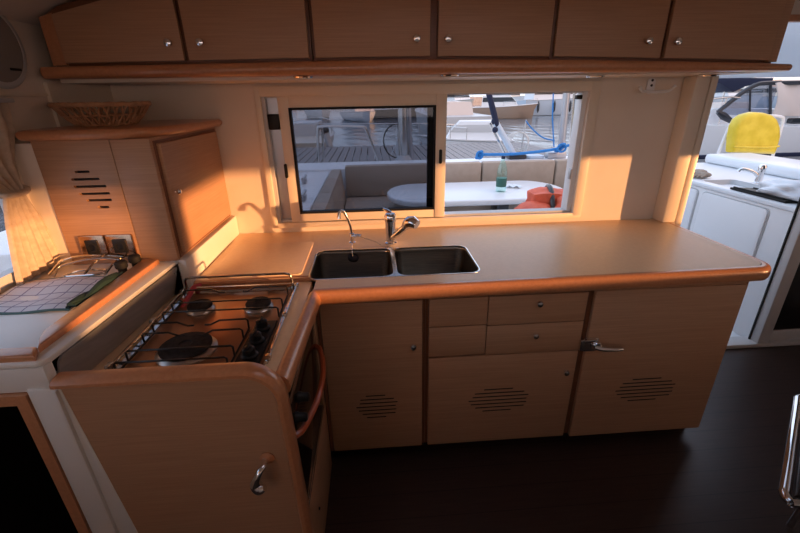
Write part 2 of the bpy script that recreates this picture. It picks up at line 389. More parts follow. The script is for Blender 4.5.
for x0, x1, doors, where in units:
    u = thing('overhead_cabinet', ((x0+x1)/2, 1.9, 1.66), 'wooden overhead cabinet with two doors at the ' + where, 'cabinet', 'overhead cabinets')
    xs = [x0, x1-.0015] if x0 > -1 else [x0, -1.06, -.85, -.5, x1-.0015]
    pts = [(x, ztop(x)+.0008) for x in (x0, x1-.0015)] + [(x, zceil(x)) for x in xs[::-1]]
    b_ = MB(); b_.prism(pts, 'y', 1.712, 2.085, .004); body = obj('body', b_, 'gapwood', u)
    if x0 < -1:    # light end stile of the corner unit
        s_ = MB(); s_.prism([(x0-.002, 1.674), (-1.079, 1.676), (-1.079, 1.838), (x0-.002, 1.825)], 'y', 1.700, 1.716, .003); obj('stile', s_, 'cherry', u)
    if x1 > 1.5:
        s_ = MB(); s_.prism([(1.588, 1.655), (1.622, 1.654), (1.622, 1.945), (1.588, 1.945)], 'y', 1.698, 1.716, .003); obj('stile', s_, 'wood', u)
        s_ = MB(); s_.prism([(1.7, 1.655), (2.083, 1.655), (2.083, 1.945), (1.7, 1.945)], 'x', 1.6215, 1.628); obj('end_panel', s_, 'wood', u)
    for a, c, k in doors:
        q = [a, c]
        if a < -1: tops = [(c, 1.918), (-.75, 1.905), (-.9, 1.872), (a, 1.832)]
        else: tops = [(c, 1.935), (a, 1.935)]
        dm = MB(); dm.prism([(a, ztop(a)+.010), (c, ztop(c)+.010)] + tops, 'y', 1.688, 1.708, .003)
        dr = obj('door', dm, 'wood', u)
        obj('knob', knob_y(MB(), k, 1.689, ztop(k)+.066, .012), 'chrome', dr)
# pelmet board with rounded front
pm = MB(); rings = []
for i in range(25):
    x = -1.158 + (1.695+1.158)*i/24; zt, zb = ztop(x)-.0005, lin(x, ZB); h = zt-zb
    yf = 1.672 + (.02 if i == 24 else 0)
    ring = [(x, 2.088, zb), (x, 2.088, zt), (x, yf+.016, zt)] + [(x, yf+.016-.016*math.sin(t), zb+h/2+h/2*math.cos(t)) for t in [PI*j/8 for j in range(1, 8)]] + [(x, yf+.016, zb)]
    rings.append(ring)
pm.loft(rings)
pel = tag(obj('pelmet_board', pm, 'cherry', at=(.27, 2.08, 1.63)), 'long reddish wooden board with rounded front under the overhead cabinets', 'shelf board')
obj('end_cap', MB().box(1.694, 1.700, 1.70, 1.83, 1.6245, 1.6435, .002), 'black', pel)
obj('underside', MB().box(-1.15, 1.66, 1.75, 2.086, 1.6195, 1.632), 'cream', pel)
dl = None
for x, y, where in ((-.249, 1.725, 'above the left window sash, first from left'), (.318, 1.735, 'above the meeting of the window panes, second from left'), (.942, 1.80, 'above the window right end, third from left'), (1.50, 1.88, 'beside the corner post, fourth from left')):
    zb = 1.619 if y > 1.75 else lin(x, ZB)
    if dl is None:
        dl = thing('downlight', (x, y, zb), 'small round recessed downlight ' + where, 'light', 'downlights under the pelmet')
        r_ = MB(); r_.lathe([(.036, .001), (.038, -.003), (.034, -.008), (.022, -.0085), (.022, 0)], (x, y, zb)); obj('bezel', r_, 'chrome', dl)
        obj('lens', MB().lathe([(.021, 0), (.021, -.006), (.008, -.007)], (x, y, zb)), 'white', dl); o = dl
    else:
        o = copy_tree(dl); o.location = (x, y, zb); o['label'] = 'small round recessed downlight ' + where
# robe hook on the wall right of the window
h = thing('coat_hook', (1.378, 2.088, 1.56), 'white plastic double coat hook on the wall right of the window', 'hook')
obj('back_plate', MB().prism(rrect(1.358, 1.398, 1.545, 1.615, .018), 'y', 2.078, 2.0895, .003), 'white', h)
obj('hook_arms', MB().tube([(1.29, 2.03, 1.575), (1.315, 2.045, 1.556), (1.36, 2.07, 1.556), (1.40, 2.07, 1.552), (1.445, 2.045, 1.556), (1.468, 2.03, 1.58)], .007, 8, 4), 'white', h)
k = MB(); k.lathe([(.006, 0), (.006, .003)], (1.378, 2.079, 1.605), (0, -1, 0), 10); k.lathe([(.006, 0), (.006, .003)], (1.378, 2.079, 1.582), (0, -1, 0), 10); obj('screw', k, 'black', h)

# round speaker on the port wall
sp_ = thing('wall_speaker', (XL, 1.525, 1.725), 'round grey built-in speaker on the white wall left of the cabinets', 'speaker')
obj('rim', MB().lathe([(.128, 0), (.13, .006), (.122, .012), (.11, .012), (.11, 0)], (XL, 1.525, 1.725), (1, 0, 0), 32), 'hullgrey', sp_)
obj('cone', MB().lathe([(.11, .010), (.06, .003), (.03, .006), (.004, .010)], (XL, 1.525, 1.725), (1, 0, 0), 32), mat('speaker_grey', (.24, .22, .2), .6), sp_)
obj('badge', MB().box(XL+.012, XL+.016, 1.555, 1.60, 1.652, 1.660, .001), 'black', sp_)

# ------------------------------------------------------------------ corner locker
lk = thing('corner_locker', (-.92, 1.77, 1.0), 'wooden corner locker with slatted vent, sockets and side door', 'cabinet')
obj('body', MB().box(-1.11, -.737, 1.472, 2.085, 1.001, 1.438, .003), 'wood', lk)
fp = obj('vent_panel', MB().box(-1.112, -.866, 1.458, 1.474, 1.001, 1.437, .002), 'wood', lk)
VZ = [(1.335, -1.003, -.955), (1.310, -1.022, -.930), (1.285, -1.022, -.915), (1.260, -1.012, -.910), (1.237, -.995, -.910), (1.212, -.965, -.926)]
km = MB()
for z, a, c in VZ: km.prism(rrect(a, c, z-.0042, z+.0042, .004, 3), 'y', 1.44, 1.472)
cut(fp, km)
lin_ = MB()
for z, a, c in VZ: lin_.box(a-.004, c+.004, 1.4700, 1.4745, z-.008, z+.008)
obj('vent_shade', lin_, 'carcass', lk)  # near-black strips painted as the shade behind the slots
obj('stile', MB().box(-.8645, -.737, 1.458, 1.474, 1.001, 1.437, .002), 'wood', lk)
dr = obj('door', MB().box(-.737, -.720, 1.492, 2.045, 1.022, 1.418, .004), 'wood', lk)
obj('knob', MB().lathe([(.006, 0), (.005, .008), (.010, .013), (.011, .017), (.008, .022), (.002, .023)], (-.721, 1.517, 1.246), (1, 0, 0), 14), 'chrome', dr)
obj('door_gap', MB().box(-.7375, -.7335, 1.478, 2.06, 1.008, 1.428), 'gapwood', lk)
tb = MB(); tb.prism([(-1.15, 2.086), (-1.15, 1.47), (-1.14, 1.445), (-1.11, 1.435), (-.90, 1.432), (-.83, 1.44), (-.775, 1.465), (-.735, 1.51), (-.71, 1.58), (-.70, 1.68), (-.70, 2.086)], 'z', 1.438, 1.471, .016, 4)
obj('top_board', tb, 'cherry', lk)
# twin power socket plate
sk = thing('power_sockets', (-.965, 1.458, 1.068), 'two chrome framed black power sockets on the locker front', 'socket')
for a, c in ((-1.060, -.972), (-.966, -.874)):
    pl = obj('plate', MB().prism(rrect(a, c, 1.030, 1.112, .006, 3), 'y', 1.449, 1.4578, .002), 'bronze', sk)
    obj('socket', MB().box(a+.020, c-.024, 1.4445, 1.4495, 1.044, 1.096, .004), 'black', pl)
    obj('insert', MB().lathe([(.018, 0), (.018, .004), (.012, .005), (.012, .001)], ((a+c)/2-.002, 1.445, 1.07), (0, -1, 0), 16), 'rubber', pl)
# basket
bk = thing('bread_basket', (-.99, 1.69, 1.471), 'brown woven wicker basket standing on the corner locker', 'basket')
def bas_r(t): return .098 + .058*t**.8
bw = MB()
for i in range(34):
    a = 2*PI*i/34
    for s_ in (1, -1):
        bw.tube([(-.99 + bas_r(t)*math.cos(a+s_*.16*t), 1.69 + .92*bas_r(t)*math.sin(a+s_*.16*t), 1.475+.068*t) for t in (0, .33, .66, 1)], .0036, 5)
obj('weave', bw, 'wicker', bk)
for z, r_, t in ((1.477, .0055, 0), (1.544, .0085, 1), (1.507, .003, .47)):
    obj('rim_band', MB().tube([(-.99 + bas_r(t)*math.cos(2*PI*i/40), 1.69 + .92*bas_r(t)*math.sin(2*PI*i/40), z + .0015*(-1)**i) for i in range(40)], r_, 6, 0, True), 'wicker', bk)
obj('bottom', MB().lathe([(.096, 0), (.098, .004), (.03, .006)], (-.99, 1.69, 1.472), (0, 0, 1), 32), 'wicker', bk)

# ------------------------------------------------------------------ port side worktop (moulded), fiddles
pw = thing('side_worktop', (-.95, 1.2, .9), 'white moulded side worktop with wooden fiddle rails beside the stove', 'worktop')
obj('top', MB().prism([(XL+.002, .832), (-.80, .832), (-.786, .838), (-.777, .852), (-.745, 1.46), (-.737, 1.465), (-.735, 2.086), (XL+.002, 2.086)], 'z', .984, 1.0, .005), 'grp', pw)
obj('front_face', MB().box(XL+.002, -.783, .833, .862, .918, .9845, .002), 'grp', pw)
obj('upstand', MB().box(-.745, -.712, 1.462, 2.086, .88, 1.0005, .004), 'grp', pw)
fd = MB(); fd.prism([(-.812, .872), (-.797, 1.440), (-.848, 1.452), (-.856, 1.44), (-.856, .955), (-.84, .915)], 'z', .996, 1.018, .006, 3)
obj('fiddle_rail', fd, 'cherry', pw)
fd = MB(); fd.prism([(XL+.002, .838), (-.795, .838), (-.818, .878), (XL+.002, .888)], 'z', .996, 1.016, .006, 3)
obj('fiddle_rail', fd, 'cherry', pw)
# moulded partition beside the stairwell
ps = MB()
ps.prism([(-.836, 0), (-.836, .928), (-.80, .928), (-.772, .92), (-.772, 0)], 'y', .826, .90, .004)
ps.prism([(-.775, 0), (-.775, .925), (-.768, .925), (-.705, .2), (-.70, 0)], 'y', .836, .90, .003)
struct('trim_5', ps, 'grp')
tr = MB(); tr.sweep([(-.852, .822, 0), (-.852, .822, .902), (XL, .822, .902)], (0, 1, 0), [(-.014, 0), (.014, 0), (.014, .05), (-.014, .05)])
struct('trim_6', tr, 'cherry')
struct('wall_stairwell', MB().box(XL, -.85, 1.30, 1.34, -.6, .9).box(XL+.001, XL+.006, .83, 1.34, -.6, .89).box(XL, -.855, .84, 1.32, .9, .924).box(-.86, -.84, .87, 1.34, -.6, .92).box(XL, -.85, .83, 1.34, -.62, -.6), 'carcass')  # near-black lining puts the stairwell's shade into the colour
# steel splash plate between side worktop and hob
sg = MB(); sg.prism([(.875, .862), (1.455, .862), (1.455, .975), (1.44, .983), (.885, .983), (.875, .97)], 'x', -.003, .003)
for v in sg.bm.verts: v.co.x += -.815 + (v.co.z-.862)*(.040/.13) + (v.co.y-.87)*.055
sgo = tag(obj('splash_plate', sg, 'splash', at=(-.755, 1.17, .862)), 'dark brushed steel splash plate standing along the left of the hob', 'splash plate')
obj('screw', MB().lathe([(.004, 0), (.004, .002)], (-.750, 1.43, .96), (1, 0, 0), 8), 'chrome', sgo)

# tea towel, dish rack, knobs
tw = MB()
def towel(u, v):
    x = -1.015 + (u-.5)*.30 + .03*(v-.5); y = 1.205 + (v-.5)*.25
    return (x, y, 1.006 + .003*math.sin(u*9+v*4) + .004*math.sin(v*11) + (.004 if v > .8 else 0))
tw.grid(towel, 40, 28).thick(.004)
to = tag(obj('tea_towel', tw, 'towel', at=(-1.015, 1.205, 1.0)), 'white checked tea towel with green hem spread on the side worktop', 'towel')
fo = MB()
for j in range(4):
    fo.tube([(-.885+.006*j+.004*t, 1.085 + .24*t, 1.010 + .006*j*(1-j/5) + .006*math.sin(t*9+j)) for t in [i/12 for i in range(13)]], [.006+.005*math.sin(PI*i/12) for i in range(13)], 8)
obj('folded_edge', fo, 'greencloth', to)
rk = MB()
def wire(pts, r=.004): rk.tube(pts, r, 7, 4)
wire([(-1.13, 1.36, 1.005), (-1.12, 1.44, 1.03), (-1.0, 1.445, 1.04), (-.87, 1.44, 1.02), (-.865, 1.38, 1.004)])
wire([(-1.10, 1.34, 1.004), (-1.09, 1.38, 1.03), (-.98, 1.40, 1.045), (-.90, 1.40, 1.03), (-.88, 1.35, 1.004)])
wire([(-1.07, 1.345, 1.004), (-1.03, 1.37, 1.012), (-.94, 1.365, 1.012), (-.95, 1.335, 1.01), (-1.05, 1.33, 1.008)])
wire([(-1.0, 1.33, 1.004), (-.99, 1.39, 1.03), (-.985, 1.445, 1.04)])
wire([(-.93, 1.335, 1.004), (-.92, 1.39, 1.03), (-.915, 1.442, 1.03)])
tag(obj('dish_rack', rk, 'steel', at=(-1.0, 1.4, 1.0)), 'low steel wire dish rack behind the tea towel', 'dish rack')
kn = thing('jar', (-.885, 1.365, 1.0), 'small black lidded jar nearer the tea towel', 'jar', 'black jars by the fiddle rail')
obj('body', MB().lathe([(.013, 0), (.014, .004), (.014, .018)], (-.885, 1.365, 1.0)), 'black', kn)
obj('lid', MB().lathe([(.018, .018), (.02, .022), (.02, .038), (.016, .043), (.004, .044)], (-.885, 1.365, 1.0)), 'rubber', kn)
k2 = copy_tree(kn); k2.location = (-.868, 1.42, 1.0); k2['label'] = 'small black lidded jar nearer the corner locker'

# curtain
cu = thing('curtain', (XL, 1.2, 1.0), 'beige pleated curtain tied back at the left side window', 'curtain')
CS = [(1.56, .98, 1.49), (1.48, 1.05, 1.48), (1.38, 1.20, 1.435), (1.30, 1.33, 1.425), (1.285, 1.345, 1.42), (1.27, 1.335, 1.425), (1.2, 1.31, 1.45), (1.1, 1.285, 1.475), (1.012, 1.265, 1.495)]
cm = MB(); rings = []
for z, a, c in CS:
    wdt = c-a; am = .006 + .05*(wdt/.5)*.2
    rings.append([(XL + .020 + am*math.sin(2*PI*6*t)*(.7+.3*math.sin(5*t+z*7)), a + wdt*t, z) for t in [i/90 for i in range(91)]])
cm.loft(rings, False, False, False).thick(.003)
obj('cloth', cm, 'curtain', cu)
obj('tieback', MB().tube([(XL+.002, 1.43, 1.30), (XL+.034, 1.425, 1.29), (XL+.043, 1.385, 1.283), (XL+.034, 1.34, 1.285), (XL+.002, 1.33, 1.29)], .009, 8, 4), 'curtain', cu)
obj('rail', MB().box(XL+.002, XL+.035, .3, 1.50, 1.555, 1.568, .003), 'alu', cu)

# ------------------------------------------------------------------ cooker surround
cs = thing('cooker_surround', (-.5, .84, 0), 'wooden end panel and rounded cherry edging enclosing the stove', 'cabinet')
out = [(-.70, 0), (-.70, .1), (-.772, .925), (-.772, .935)] + [(-.343, .935)] + arc(-.343, .851, .084, 90, 0, 10) + [(-.236, 0)]
obj('end_panel', MB().prism(out, 'y', .838, .862), 'wood', cs)
path = [(-.772, .842, .937), (-.343, .842, .937)] + [(x, .842, z) for x, z in arc(-.343, .851, .086, 90, 0, 12)[1:]] + [(-.235, .842, .0)]
obj('edge_band', MB().sweep(path, (0, 1, 0), [(-.009, -.018), (-.003, -.025), (.006, -.025), (.013, -.018), (.016, -.006), (.016, .016), (.011, .024), (-.006, .024)]), 'cherry', cs)
nb = MB(); nb.prism([(-.252, .84), (-.252, .889), (-.244, .8985), (-.233, .901), (-.221, .896), (-.212, .886), (-.208, .865), (-.212, .85), (-.222, .84)], 'y', .864, 1.352)
for v in nb.bm.verts: v.co.x -= .026*(1.352-v.co.y)/.49
obj('side_edging', nb, 'cherry', cs)
obj('well_floor', MB().box(-.83, -.262, .864, 1.468, .83, .858).box(-.314, -.255, .864, 1.468, .858, .888, .003), 'laminate', cs)
obj('lower_panel', MB().box(-.262, -.243, .864, 1.392, .0, .358, .002), 'wood', cs)
obj('corner_post', MB().box(-.262, -.244, 1.352, 1.395, .358, .842, .002), 'wood', cs)
kb = obj('door_knob', MB().tube([(-.322, .836, .652), (-.322, .815, .652), (-.330, .800, .645), (-.342, .795, .622), (-.345, .795, .604), (-.336, .793, .592), (-.322, .793, .596)], [.010, .008, .009, .012, .016, .016, .010], 12, 4), 'chrome', cs)
obj('rosette', MB().lathe([(.020, 0), (.020, .004), (.014, .007), (.004, .008)], (-.318, .838, .654), (0, -1, 0), 18), 'cherry', kb)
obj('magnet', MB().lathe([(.005, 0), (.005, .004)], (-.242, 1.02, .2), (1, 0, 0), 10), 'black', cs)

# ------------------------------------------------------------------ gas cooker
ck = thing('gas_cooker', (-.5, 1.15, .36), 'steel three burner gas hob with rails over a black oven', 'cooker')
HX0, HX1, HY0, HY1, HZ = -.728, -.316, .93, 1.442, .871
tray = MB(); tray.box(HX0, HX1, HY0, HY1, .858, HZ, .004); obj('hob_tray', tray, 'hob', ck)
rm = MB(); rm.sweep([(HX0, HY0, HZ), (HX1, HY0, HZ), (HX1, HY1, HZ), (HX0, HY1, HZ), (HX0, HY0, HZ)], (0, 0, 1), [(-.012, 0), (0, 0), (0, .008), (-.006, .011), (-.012, .004)])
obj('raised_rim', rm, 'steel', ck)
for x, y, r_ in ((-.566, 1.045, .074), (-.622, 1.30, .042), (-.420, 1.296, .044)):
    b_ = obj('burner', MB().lathe([(r_*1.12, 0), (r_*1.14, .006), (r_*.98, .014), (r_*.85, .016), (r_*.85, 0)], (x, y, HZ), (0, 0, 1), 28), 'aluring', ck)
    obj('burner_cap', MB().lathe([(r_*.8, .012), (r_*.97, .016), (r_*.98, .022), (r_*.9, .026), (r_*.25, .028), (r_*.2, .025)], (x, y, HZ), (0, 0, 1), 28), 'burner', b_)
def support(ys, x0, x1, bx, gap):
    g = MB(); zt = .911
    for y in ys:
        if y is None: continue
        yy, dip = y
        if dip:
            g.tube([(x0, yy, HZ+.004), (x0, yy, zt-.004), (x0+.006, yy, zt), (bx-gap-.03, yy, zt), (bx-gap, yy, zt-.014), (bx-gap+.018, yy, zt-.014)], .003, 6)
            g.tube([(x1, yy, HZ+.004), (x1, yy, zt-.004), (x1-.006, yy, zt), (bx+gap+.03, yy, zt), (bx+gap, yy, zt-.014), (bx+gap-.018, yy, zt-.014)], .003, 6)
        else:
            g.tube([(x0, yy, HZ+.004), (x0, yy, zt-.004), (x0+.006, yy, zt), (x1-.006, yy, zt), (x1, yy, zt-.004), (x1, yy, HZ+.004)], .003, 6)
    ya, yb = ys[0][0], ys[-1][0]
    for x in (x0, x1): g.tube([(x, ya, HZ+.006), (x, yb, HZ+.006)], .003, 6)
    return g
obj('pan_support', support([(.945, 0), (1.0, 0), (1.09, 1), (1.15, 1)], -.708, -.415, -.566, .035), 'iron', ck)
obj('pan_support', support([(1.22, 0), (1.285, 0), (1.385, 1)], -.708, -.335, -.53, .05), 'iron', ck)
obj('control_panel', MB().prism([(-.405, .945), (-.335, .945), (-.332, 1.185), (-.398, 1.185)], 'z', HZ, HZ+.012, .004), 'black', ck)
for y in (.985, 1.06, 1.135):
    kx = -.368
    o = obj('control_knob', MB().lathe([(.024, 0), (.024, .006), (.018, .010), (.017, .026), (.012, .030), (.003, .031)], (kx, y, HZ+.012), (0, 0, 1), 18), 'black', ck)
    obj('pointer', MB().box(kx-.003, kx+.003, y-.016, y+.016, HZ+.042, HZ+.047, .001), 'rubber', o)
ry = 1.415
rl = MB()
rl.tube([(HX0+.012, ry+.02, HZ), (HX0+.012, ry+.012, .928), (HX0+.018, ry+.01, .940), (HX0+.034, ry+.008, .945), (HX1-.03, ry+.008, .945), (HX1-.014, ry+.01, .940), (HX1-.008, ry+.012, .928), (HX1-.008, ry+.02, HZ)], .0045, 8)
rl.tube([(HX0+.012, ry+.016, .900), (HX1-.008, ry+.016, .900)], .004, 8)
rl.tube([(HX1+.006, HY0+.005, .889), (HX1+.006, HY1, .889)], .005, 8); rl.tube([(HX0-.004, HY0+.005, .889), (HX0-.004, HY1, .889)], .005, 8)
obj('fiddle_rail', rl, 'steel', ck)
for x in (HX0-.004, HX1+.006):
    for y in (.96, 1.2, 1.43):
        obj('rail_clamp', MB().box(x-.008, x+.008, y-.012, y+.012, .870, .899, .003), 'steel', ck)
obj('oven_body', MB().box(-.66, -.266, .868, 1.348, .362, .828), 'carcass', ck)
od = obj('oven_door', MB().box(-.266, -.245, .87, 1.345, .37, .826, .004), 'darkglass', ck)
obj('handle', MB().tube([(-.246, 1.335, .675), (-.225, 1.30, .68), (-.203, 1.2, .684), (-.196, 1.1, .686), (-.203, 1.0, .688), (-.225, .90, .69), (-.246, .872, .69)], .010, 8, 4), 'redwood', od)
obj('top_trim', MB().box(-.2475, -.2415, .875, 1.34, .80, .82, .001), 'steel', od); obj('bottom_trim', MB().box(-.2475, -.2415, .875, 1.34, .372, .385, .001), 'steel', od)
for y, z in ((.965, .745), (.905, .725)):
    obj('oven_knob', MB().lathe([(.017, 0), (.017, .006), (.014, .010), (.013, .03), (.008, .034), (.002, .034)], (-.245, y, z), (1, 0, 0), 16), 'black', ck)
# small red lighter in the back corner of the hob
tag(obj('gas_lighter', MB().tube([(-.700, 1.33, .868), (-.697, 1.39, .884), (-.690, 1.43, .900), (-.672, 1.452, .902)], [.007, .009, .010, .006], 8, 3), 'pink', at=(-.69, 1.4, .862)), 'small red lighter lying at the back left corner of the hob', 'lighter')

# ------------------------------------------------------------------ main worktop
wt = thing('main_worktop', (.4, 1.75, .845), 'long cream worktop with rounded reddish wooden front edge under the window', 'worktop')
front = [(-.238, 1.348), (1.50, 1.377)]
cor = [(1.524 + .075*math.sin(math.radians(a)), 1.448 - .075*math.cos(math.radians(a))) for a in range(12, 91, 13)]
path = [(-.238, 1.346)] + [(1.51, 1.374)] + cor + [(1.600, 1.60), (1.600, 2.0)]
ins = [(-.713, 2.087), (-.713, 1.482), (-.236, 1.482), (-.236, 1.372), (1.508, 1.397), (1.542, 1.404), (1.568, 1.428), (1.576, 1.47), (1.578, 2.0), (1.60, 2.0), (1.60, 2.087)]
slab = obj('laminate_top', MB().prism(ins, 'z', .862, .9), 'laminate', wt)
hole = MB(); hole.prism(rrect(-.2735, .4215, 1.449, 1.783, .047), 'z', .8, .95); cut(slab, hole)
nos = MB(); nos.sweep([(x, y, .845) for x, y in path], (0, 0, 1), [(-.026, .0), (-.026, .0545), (-.020, .0558), (-.006, .0556), (.002, .051), (.0065, .042), (.008, .026), (.0065, .010), (.001, .001), (-.006, -.002)])
obj('front_edging', nos, 'cherry', wt)
nb = MB(); nb.sweep([(-.713, 1.478, .845), (-.262, 1.478, .845)], (0, 0, 1), [(-.02, .0), (-.02, .0553), (-.006, .0553), (.004, .048), (.006, .026), (.004, .008), (-.006, .0)]); obj('back_edging', nb, 'cherry', wt)
obj('cover_board', MB().prism(rrect(-.675, -.300, 1.505, 1.905, .02), 'z', .8995, .9055, .003), 'laminate', wt)

# sink
sk = thing('double_sink', (.075, 1.62, .74), 'double bowl stainless steel sink set into the cream worktop', 'sink')
rim = obj('rim', MB().prism(rrect(-.2725, .4205, 1.450, 1.782, .046), 'z', .894, .9015, .001), 'steel', sk)
h = MB(); h.prism(rrect(-.2665, .066, 1.456, 1.776, .042), 'z', .85, .95); h.prism(rrect(.083, .4145, 1.456, 1.776, .042), 'z', .85, .95); cut(rim, h)
for a, c in ((-.267, .0665), (.0825, .415)):
    rings = [[(x, y, z) for x, y in rrect(a+i, c-i, 1.4555+i, 1.7765-i, .042)] for z, i in ((.900, 0), (.885, .001), (.77, .008), (.752, .016), (.745, .035))]
    bm_ = MB(); bm_.loft(rings, False, True); bw_ = obj('bowl', bm_, 'sinksteel', sk)
    md = bw_.modifiers.new('s', 'SOLIDIFY'); md.thickness = .0012; md.offset = 1
    obj('drain', MB().lathe([(.034, 0), (.036, .003), (.028, .004), (.024, .001)], ((a+c)/2, 1.62, .7445), (0, 0, 1), 24), 'chrome', bw_)
# taps
tp = thing('mixer_tap', (.074, 1.848, .9), 'chrome single lever mixer tap with pull-out spray behind the sink', 'tap')
obj('body', MB().lathe([(.030, 0), (.030, .006), (.023, .010), (.0245, .105), (.028, .112), (.0285, .135), (.022, .148), (.010, .153)], (.074, 1.848, .9), (0, 0, 1), 24), 'chrome', tp)
obj('lever', MB().tube([(.074, 1.848, 1.045), (.062, 1.86, 1.056), (.045, 1.885, 1.062)], [.014, .010, .006], 10), 'chrome', tp)
spt = obj('spout', MB().tube([(.080, 1.838, .930), (.108, 1.815, .960), (.136, 1.79, .995)], .0155, 14), 'chrome', tp)
obj('spray_head', MB().tube([(.136, 1.79, .995), (.146, 1.784, 1.009), (.158, 1.776, 1.022), (.174, 1.762, 1.026), (.190, 1.748, 1.018)], [.017, .024, .029, .029, .022], 16), 'chrome', spt)
t2 = thing('filter_tap', (-.112, 1.878, .9), 'small thin chrome water tap with bent spout left of the mixer', 'tap')
obj('base', MB().lathe([(.017, 0), (.017, .004), (.010, .008), (.010, .03), (.013, .034), (.012, .046), (.006, .05)], (-.112, 1.878, .9), (0, 0, 1), 18), 'chrome', t2)
obj('lever', MB().tube([(-.112, 1.872, .936), (-.085, 1.860, .940), (-.066, 1.855, .940)], [.009, .009, .007], 10), 'chrome', t2)
obj('spout', MB().tube([(-.112, 1.878, .94), (-.117, 1.877, .985), (-.126, 1.872, 1.02), (-.142, 1.862, 1.062), (-.152, 1.858, 1.068), (-.163, 1.852, 1.058), (-.167, 1.848, 1.030)], [.0065]*5+[.008, .010], 10), 'chrome', t2)
pg = thing('sink_plug', (-.108, 1.74, .87), 'black rubber sink plug hanging on a chain over the left bowl', 'plug')
obj('stopper', MB().lathe([(.019, 0), (.024, .004), (.026, .016), (.022, .018), (.006, .019)], (-.108, 1.745, .862), (.2, -.25, 1), 20), 'rubber', pg)
ch = MB(); ch.tube([(-.108, 1.742, .880), (-.109, 1.752, .895), (-.110, 1.772, .906), (-.112, 1.83, .906), (-.112, 1.858, .925)], .0022, 6, 3); ch.tube([(-.07, 1.855, .935), (.0, 1.84, .912), (.03, 1.80, .9045), (.066, 1.78, .905)], .0016, 6, 3); obj('chain', ch, 'chrome', pg)

# ------------------------------------------------------------------ base cabinets
Z0, Z1 = .074, .822
def vent(door, cx, cz, wid, rows=7, dz=.0195, tilt=0.0):
    km = MB(); slot_shade = MB()
    for i in range(rows):
        t = (i-(rows-1)/2)/((rows-1)/2); w_ = wid*(.5 if abs(t) > .99 else math.sqrt(max(0, 1-.62*t*t)))
        z = cz - t*dz*(rows-1)/2; sh = .006*((i*7) % 3-1)
        km.prism(rrect(cx+sh-w_/2, cx+sh+w_/2, z-.004, z+.004, .0038, 3), 'y', 1.36, 1.3945)
        slot_shade.box(cx+sh-w_/2+.0005, cx+sh+w_/2-.0005, 1.3925, 1.3947, z-.0039, z+.0039)  # near-black plugs stand in for the shade inside the slots
    cut(door, km); return obj('vent', slot_shade, 'carcass', door)
def carcass(u, x0, x1, zt=.838):
    b_ = MB().box(x0, x1, 1.409, 1.444, .07, .838)
    b_.box(x0, x1, 1.443, 2.07, .07, zt); obj('body', b_, 'gapwood', u)
    obj('top_rail', MB().box(x0, x1, 1.397, 1.411, .824, .8445, .001), 'wood', u)
    obj('plinth', MB().box(x0, x1, 1.455, 1.475, 0, .071), 'black', u)
u = thing('base_cabinet', (-.02, 1.72, 0), 'wooden base cabinet under the sink, one tall door with vent at the left', 'cabinet', 'base cabinets')
carcass(u, -.241, .1855, .735)
obj('filler', MB().box(-.241, -.229, 1.392, 1.41, Z0, Z1), 'gapwood', u)
dr = obj('door', MB().box(-.226, .172, 1.390, 1.4085, Z0, Z1, .003), 'wood', u)
vent(dr, -.022, .314, .172); obj('knob', knob_y(MB(), .134, 1.391, .620), 'chrome', dr)
u = thing('base_cabinet', (.52, 1.72, 0), 'middle wooden base cabinet with two drawers above a wide vented door', 'cabinet', 'base cabinets')
carcass(u, .187, .850, .735)
for a, b_ in ((.699, Z1), (.556, .695)): obj('blank_front', MB().box(.199, .4325, 1.390, 1.4085, a, b_, .002), 'wood', u)
for a, b_, kz in ((.693, Z1, .788), (.551, .689, .641)):
    f = obj('drawer', MB().box(.4365, .838, 1.390, 1.4085, a, b_, .002), 'wood', u); obj('knob', knob_y(MB(), .636, 1.391, kz), 'chrome', f)
dr = obj('door', MB().box(.199, .838, 1.390, 1.4085, Z0, .547, .003), 'wood', u)
vent(dr, .514, .310, .262); obj('knob', knob_y(MB(), .792, 1.391, .447), 'chrome', dr)
u = thing('fridge_cabinet', (1.18, 1.72, 0), 'wooden fridge front with chrome lever latch at the right end', 'fridge', 'base cabinets')
carcass(u, .852, 1.503)
dr = obj('door', MB().box(.868, 1.5035, 1.390, 1.4085, Z0-.008, Z1+.002, .003), 'wood', u)
vent(dr, 1.185, .317, .272)
obj('side_panel', MB().box(1.503, 1.5065, 1.392, 2.07, .07, .838), 'wood', u)
lt = obj('latch', MB().prism(rrect(.848, .912, .548, .612, .008, 3), 'y', 1.378, 1.3895, .003).lathe([(.022, 0), (.022, .012), (.016, .02), (.004, .022)], (.90, 1.379, .582), (0, -1, 0), 16), 'chrome', dr)
obj('latch_lever', MB().tube([(.885, 1.362, .580), (.92, 1.354, .573), (.97, 1.352, .569), (1.005, 1.354, .568)], [.012, .011, .009, .007], 10, 3), 'chrome', lt)
obj('strike', MB().box(.832, .852, 1.374, 1.3895, .555, .608, .003).box(.846, .90, 1.366, 1.378, .596, .612, .003), 'chrome', lt)

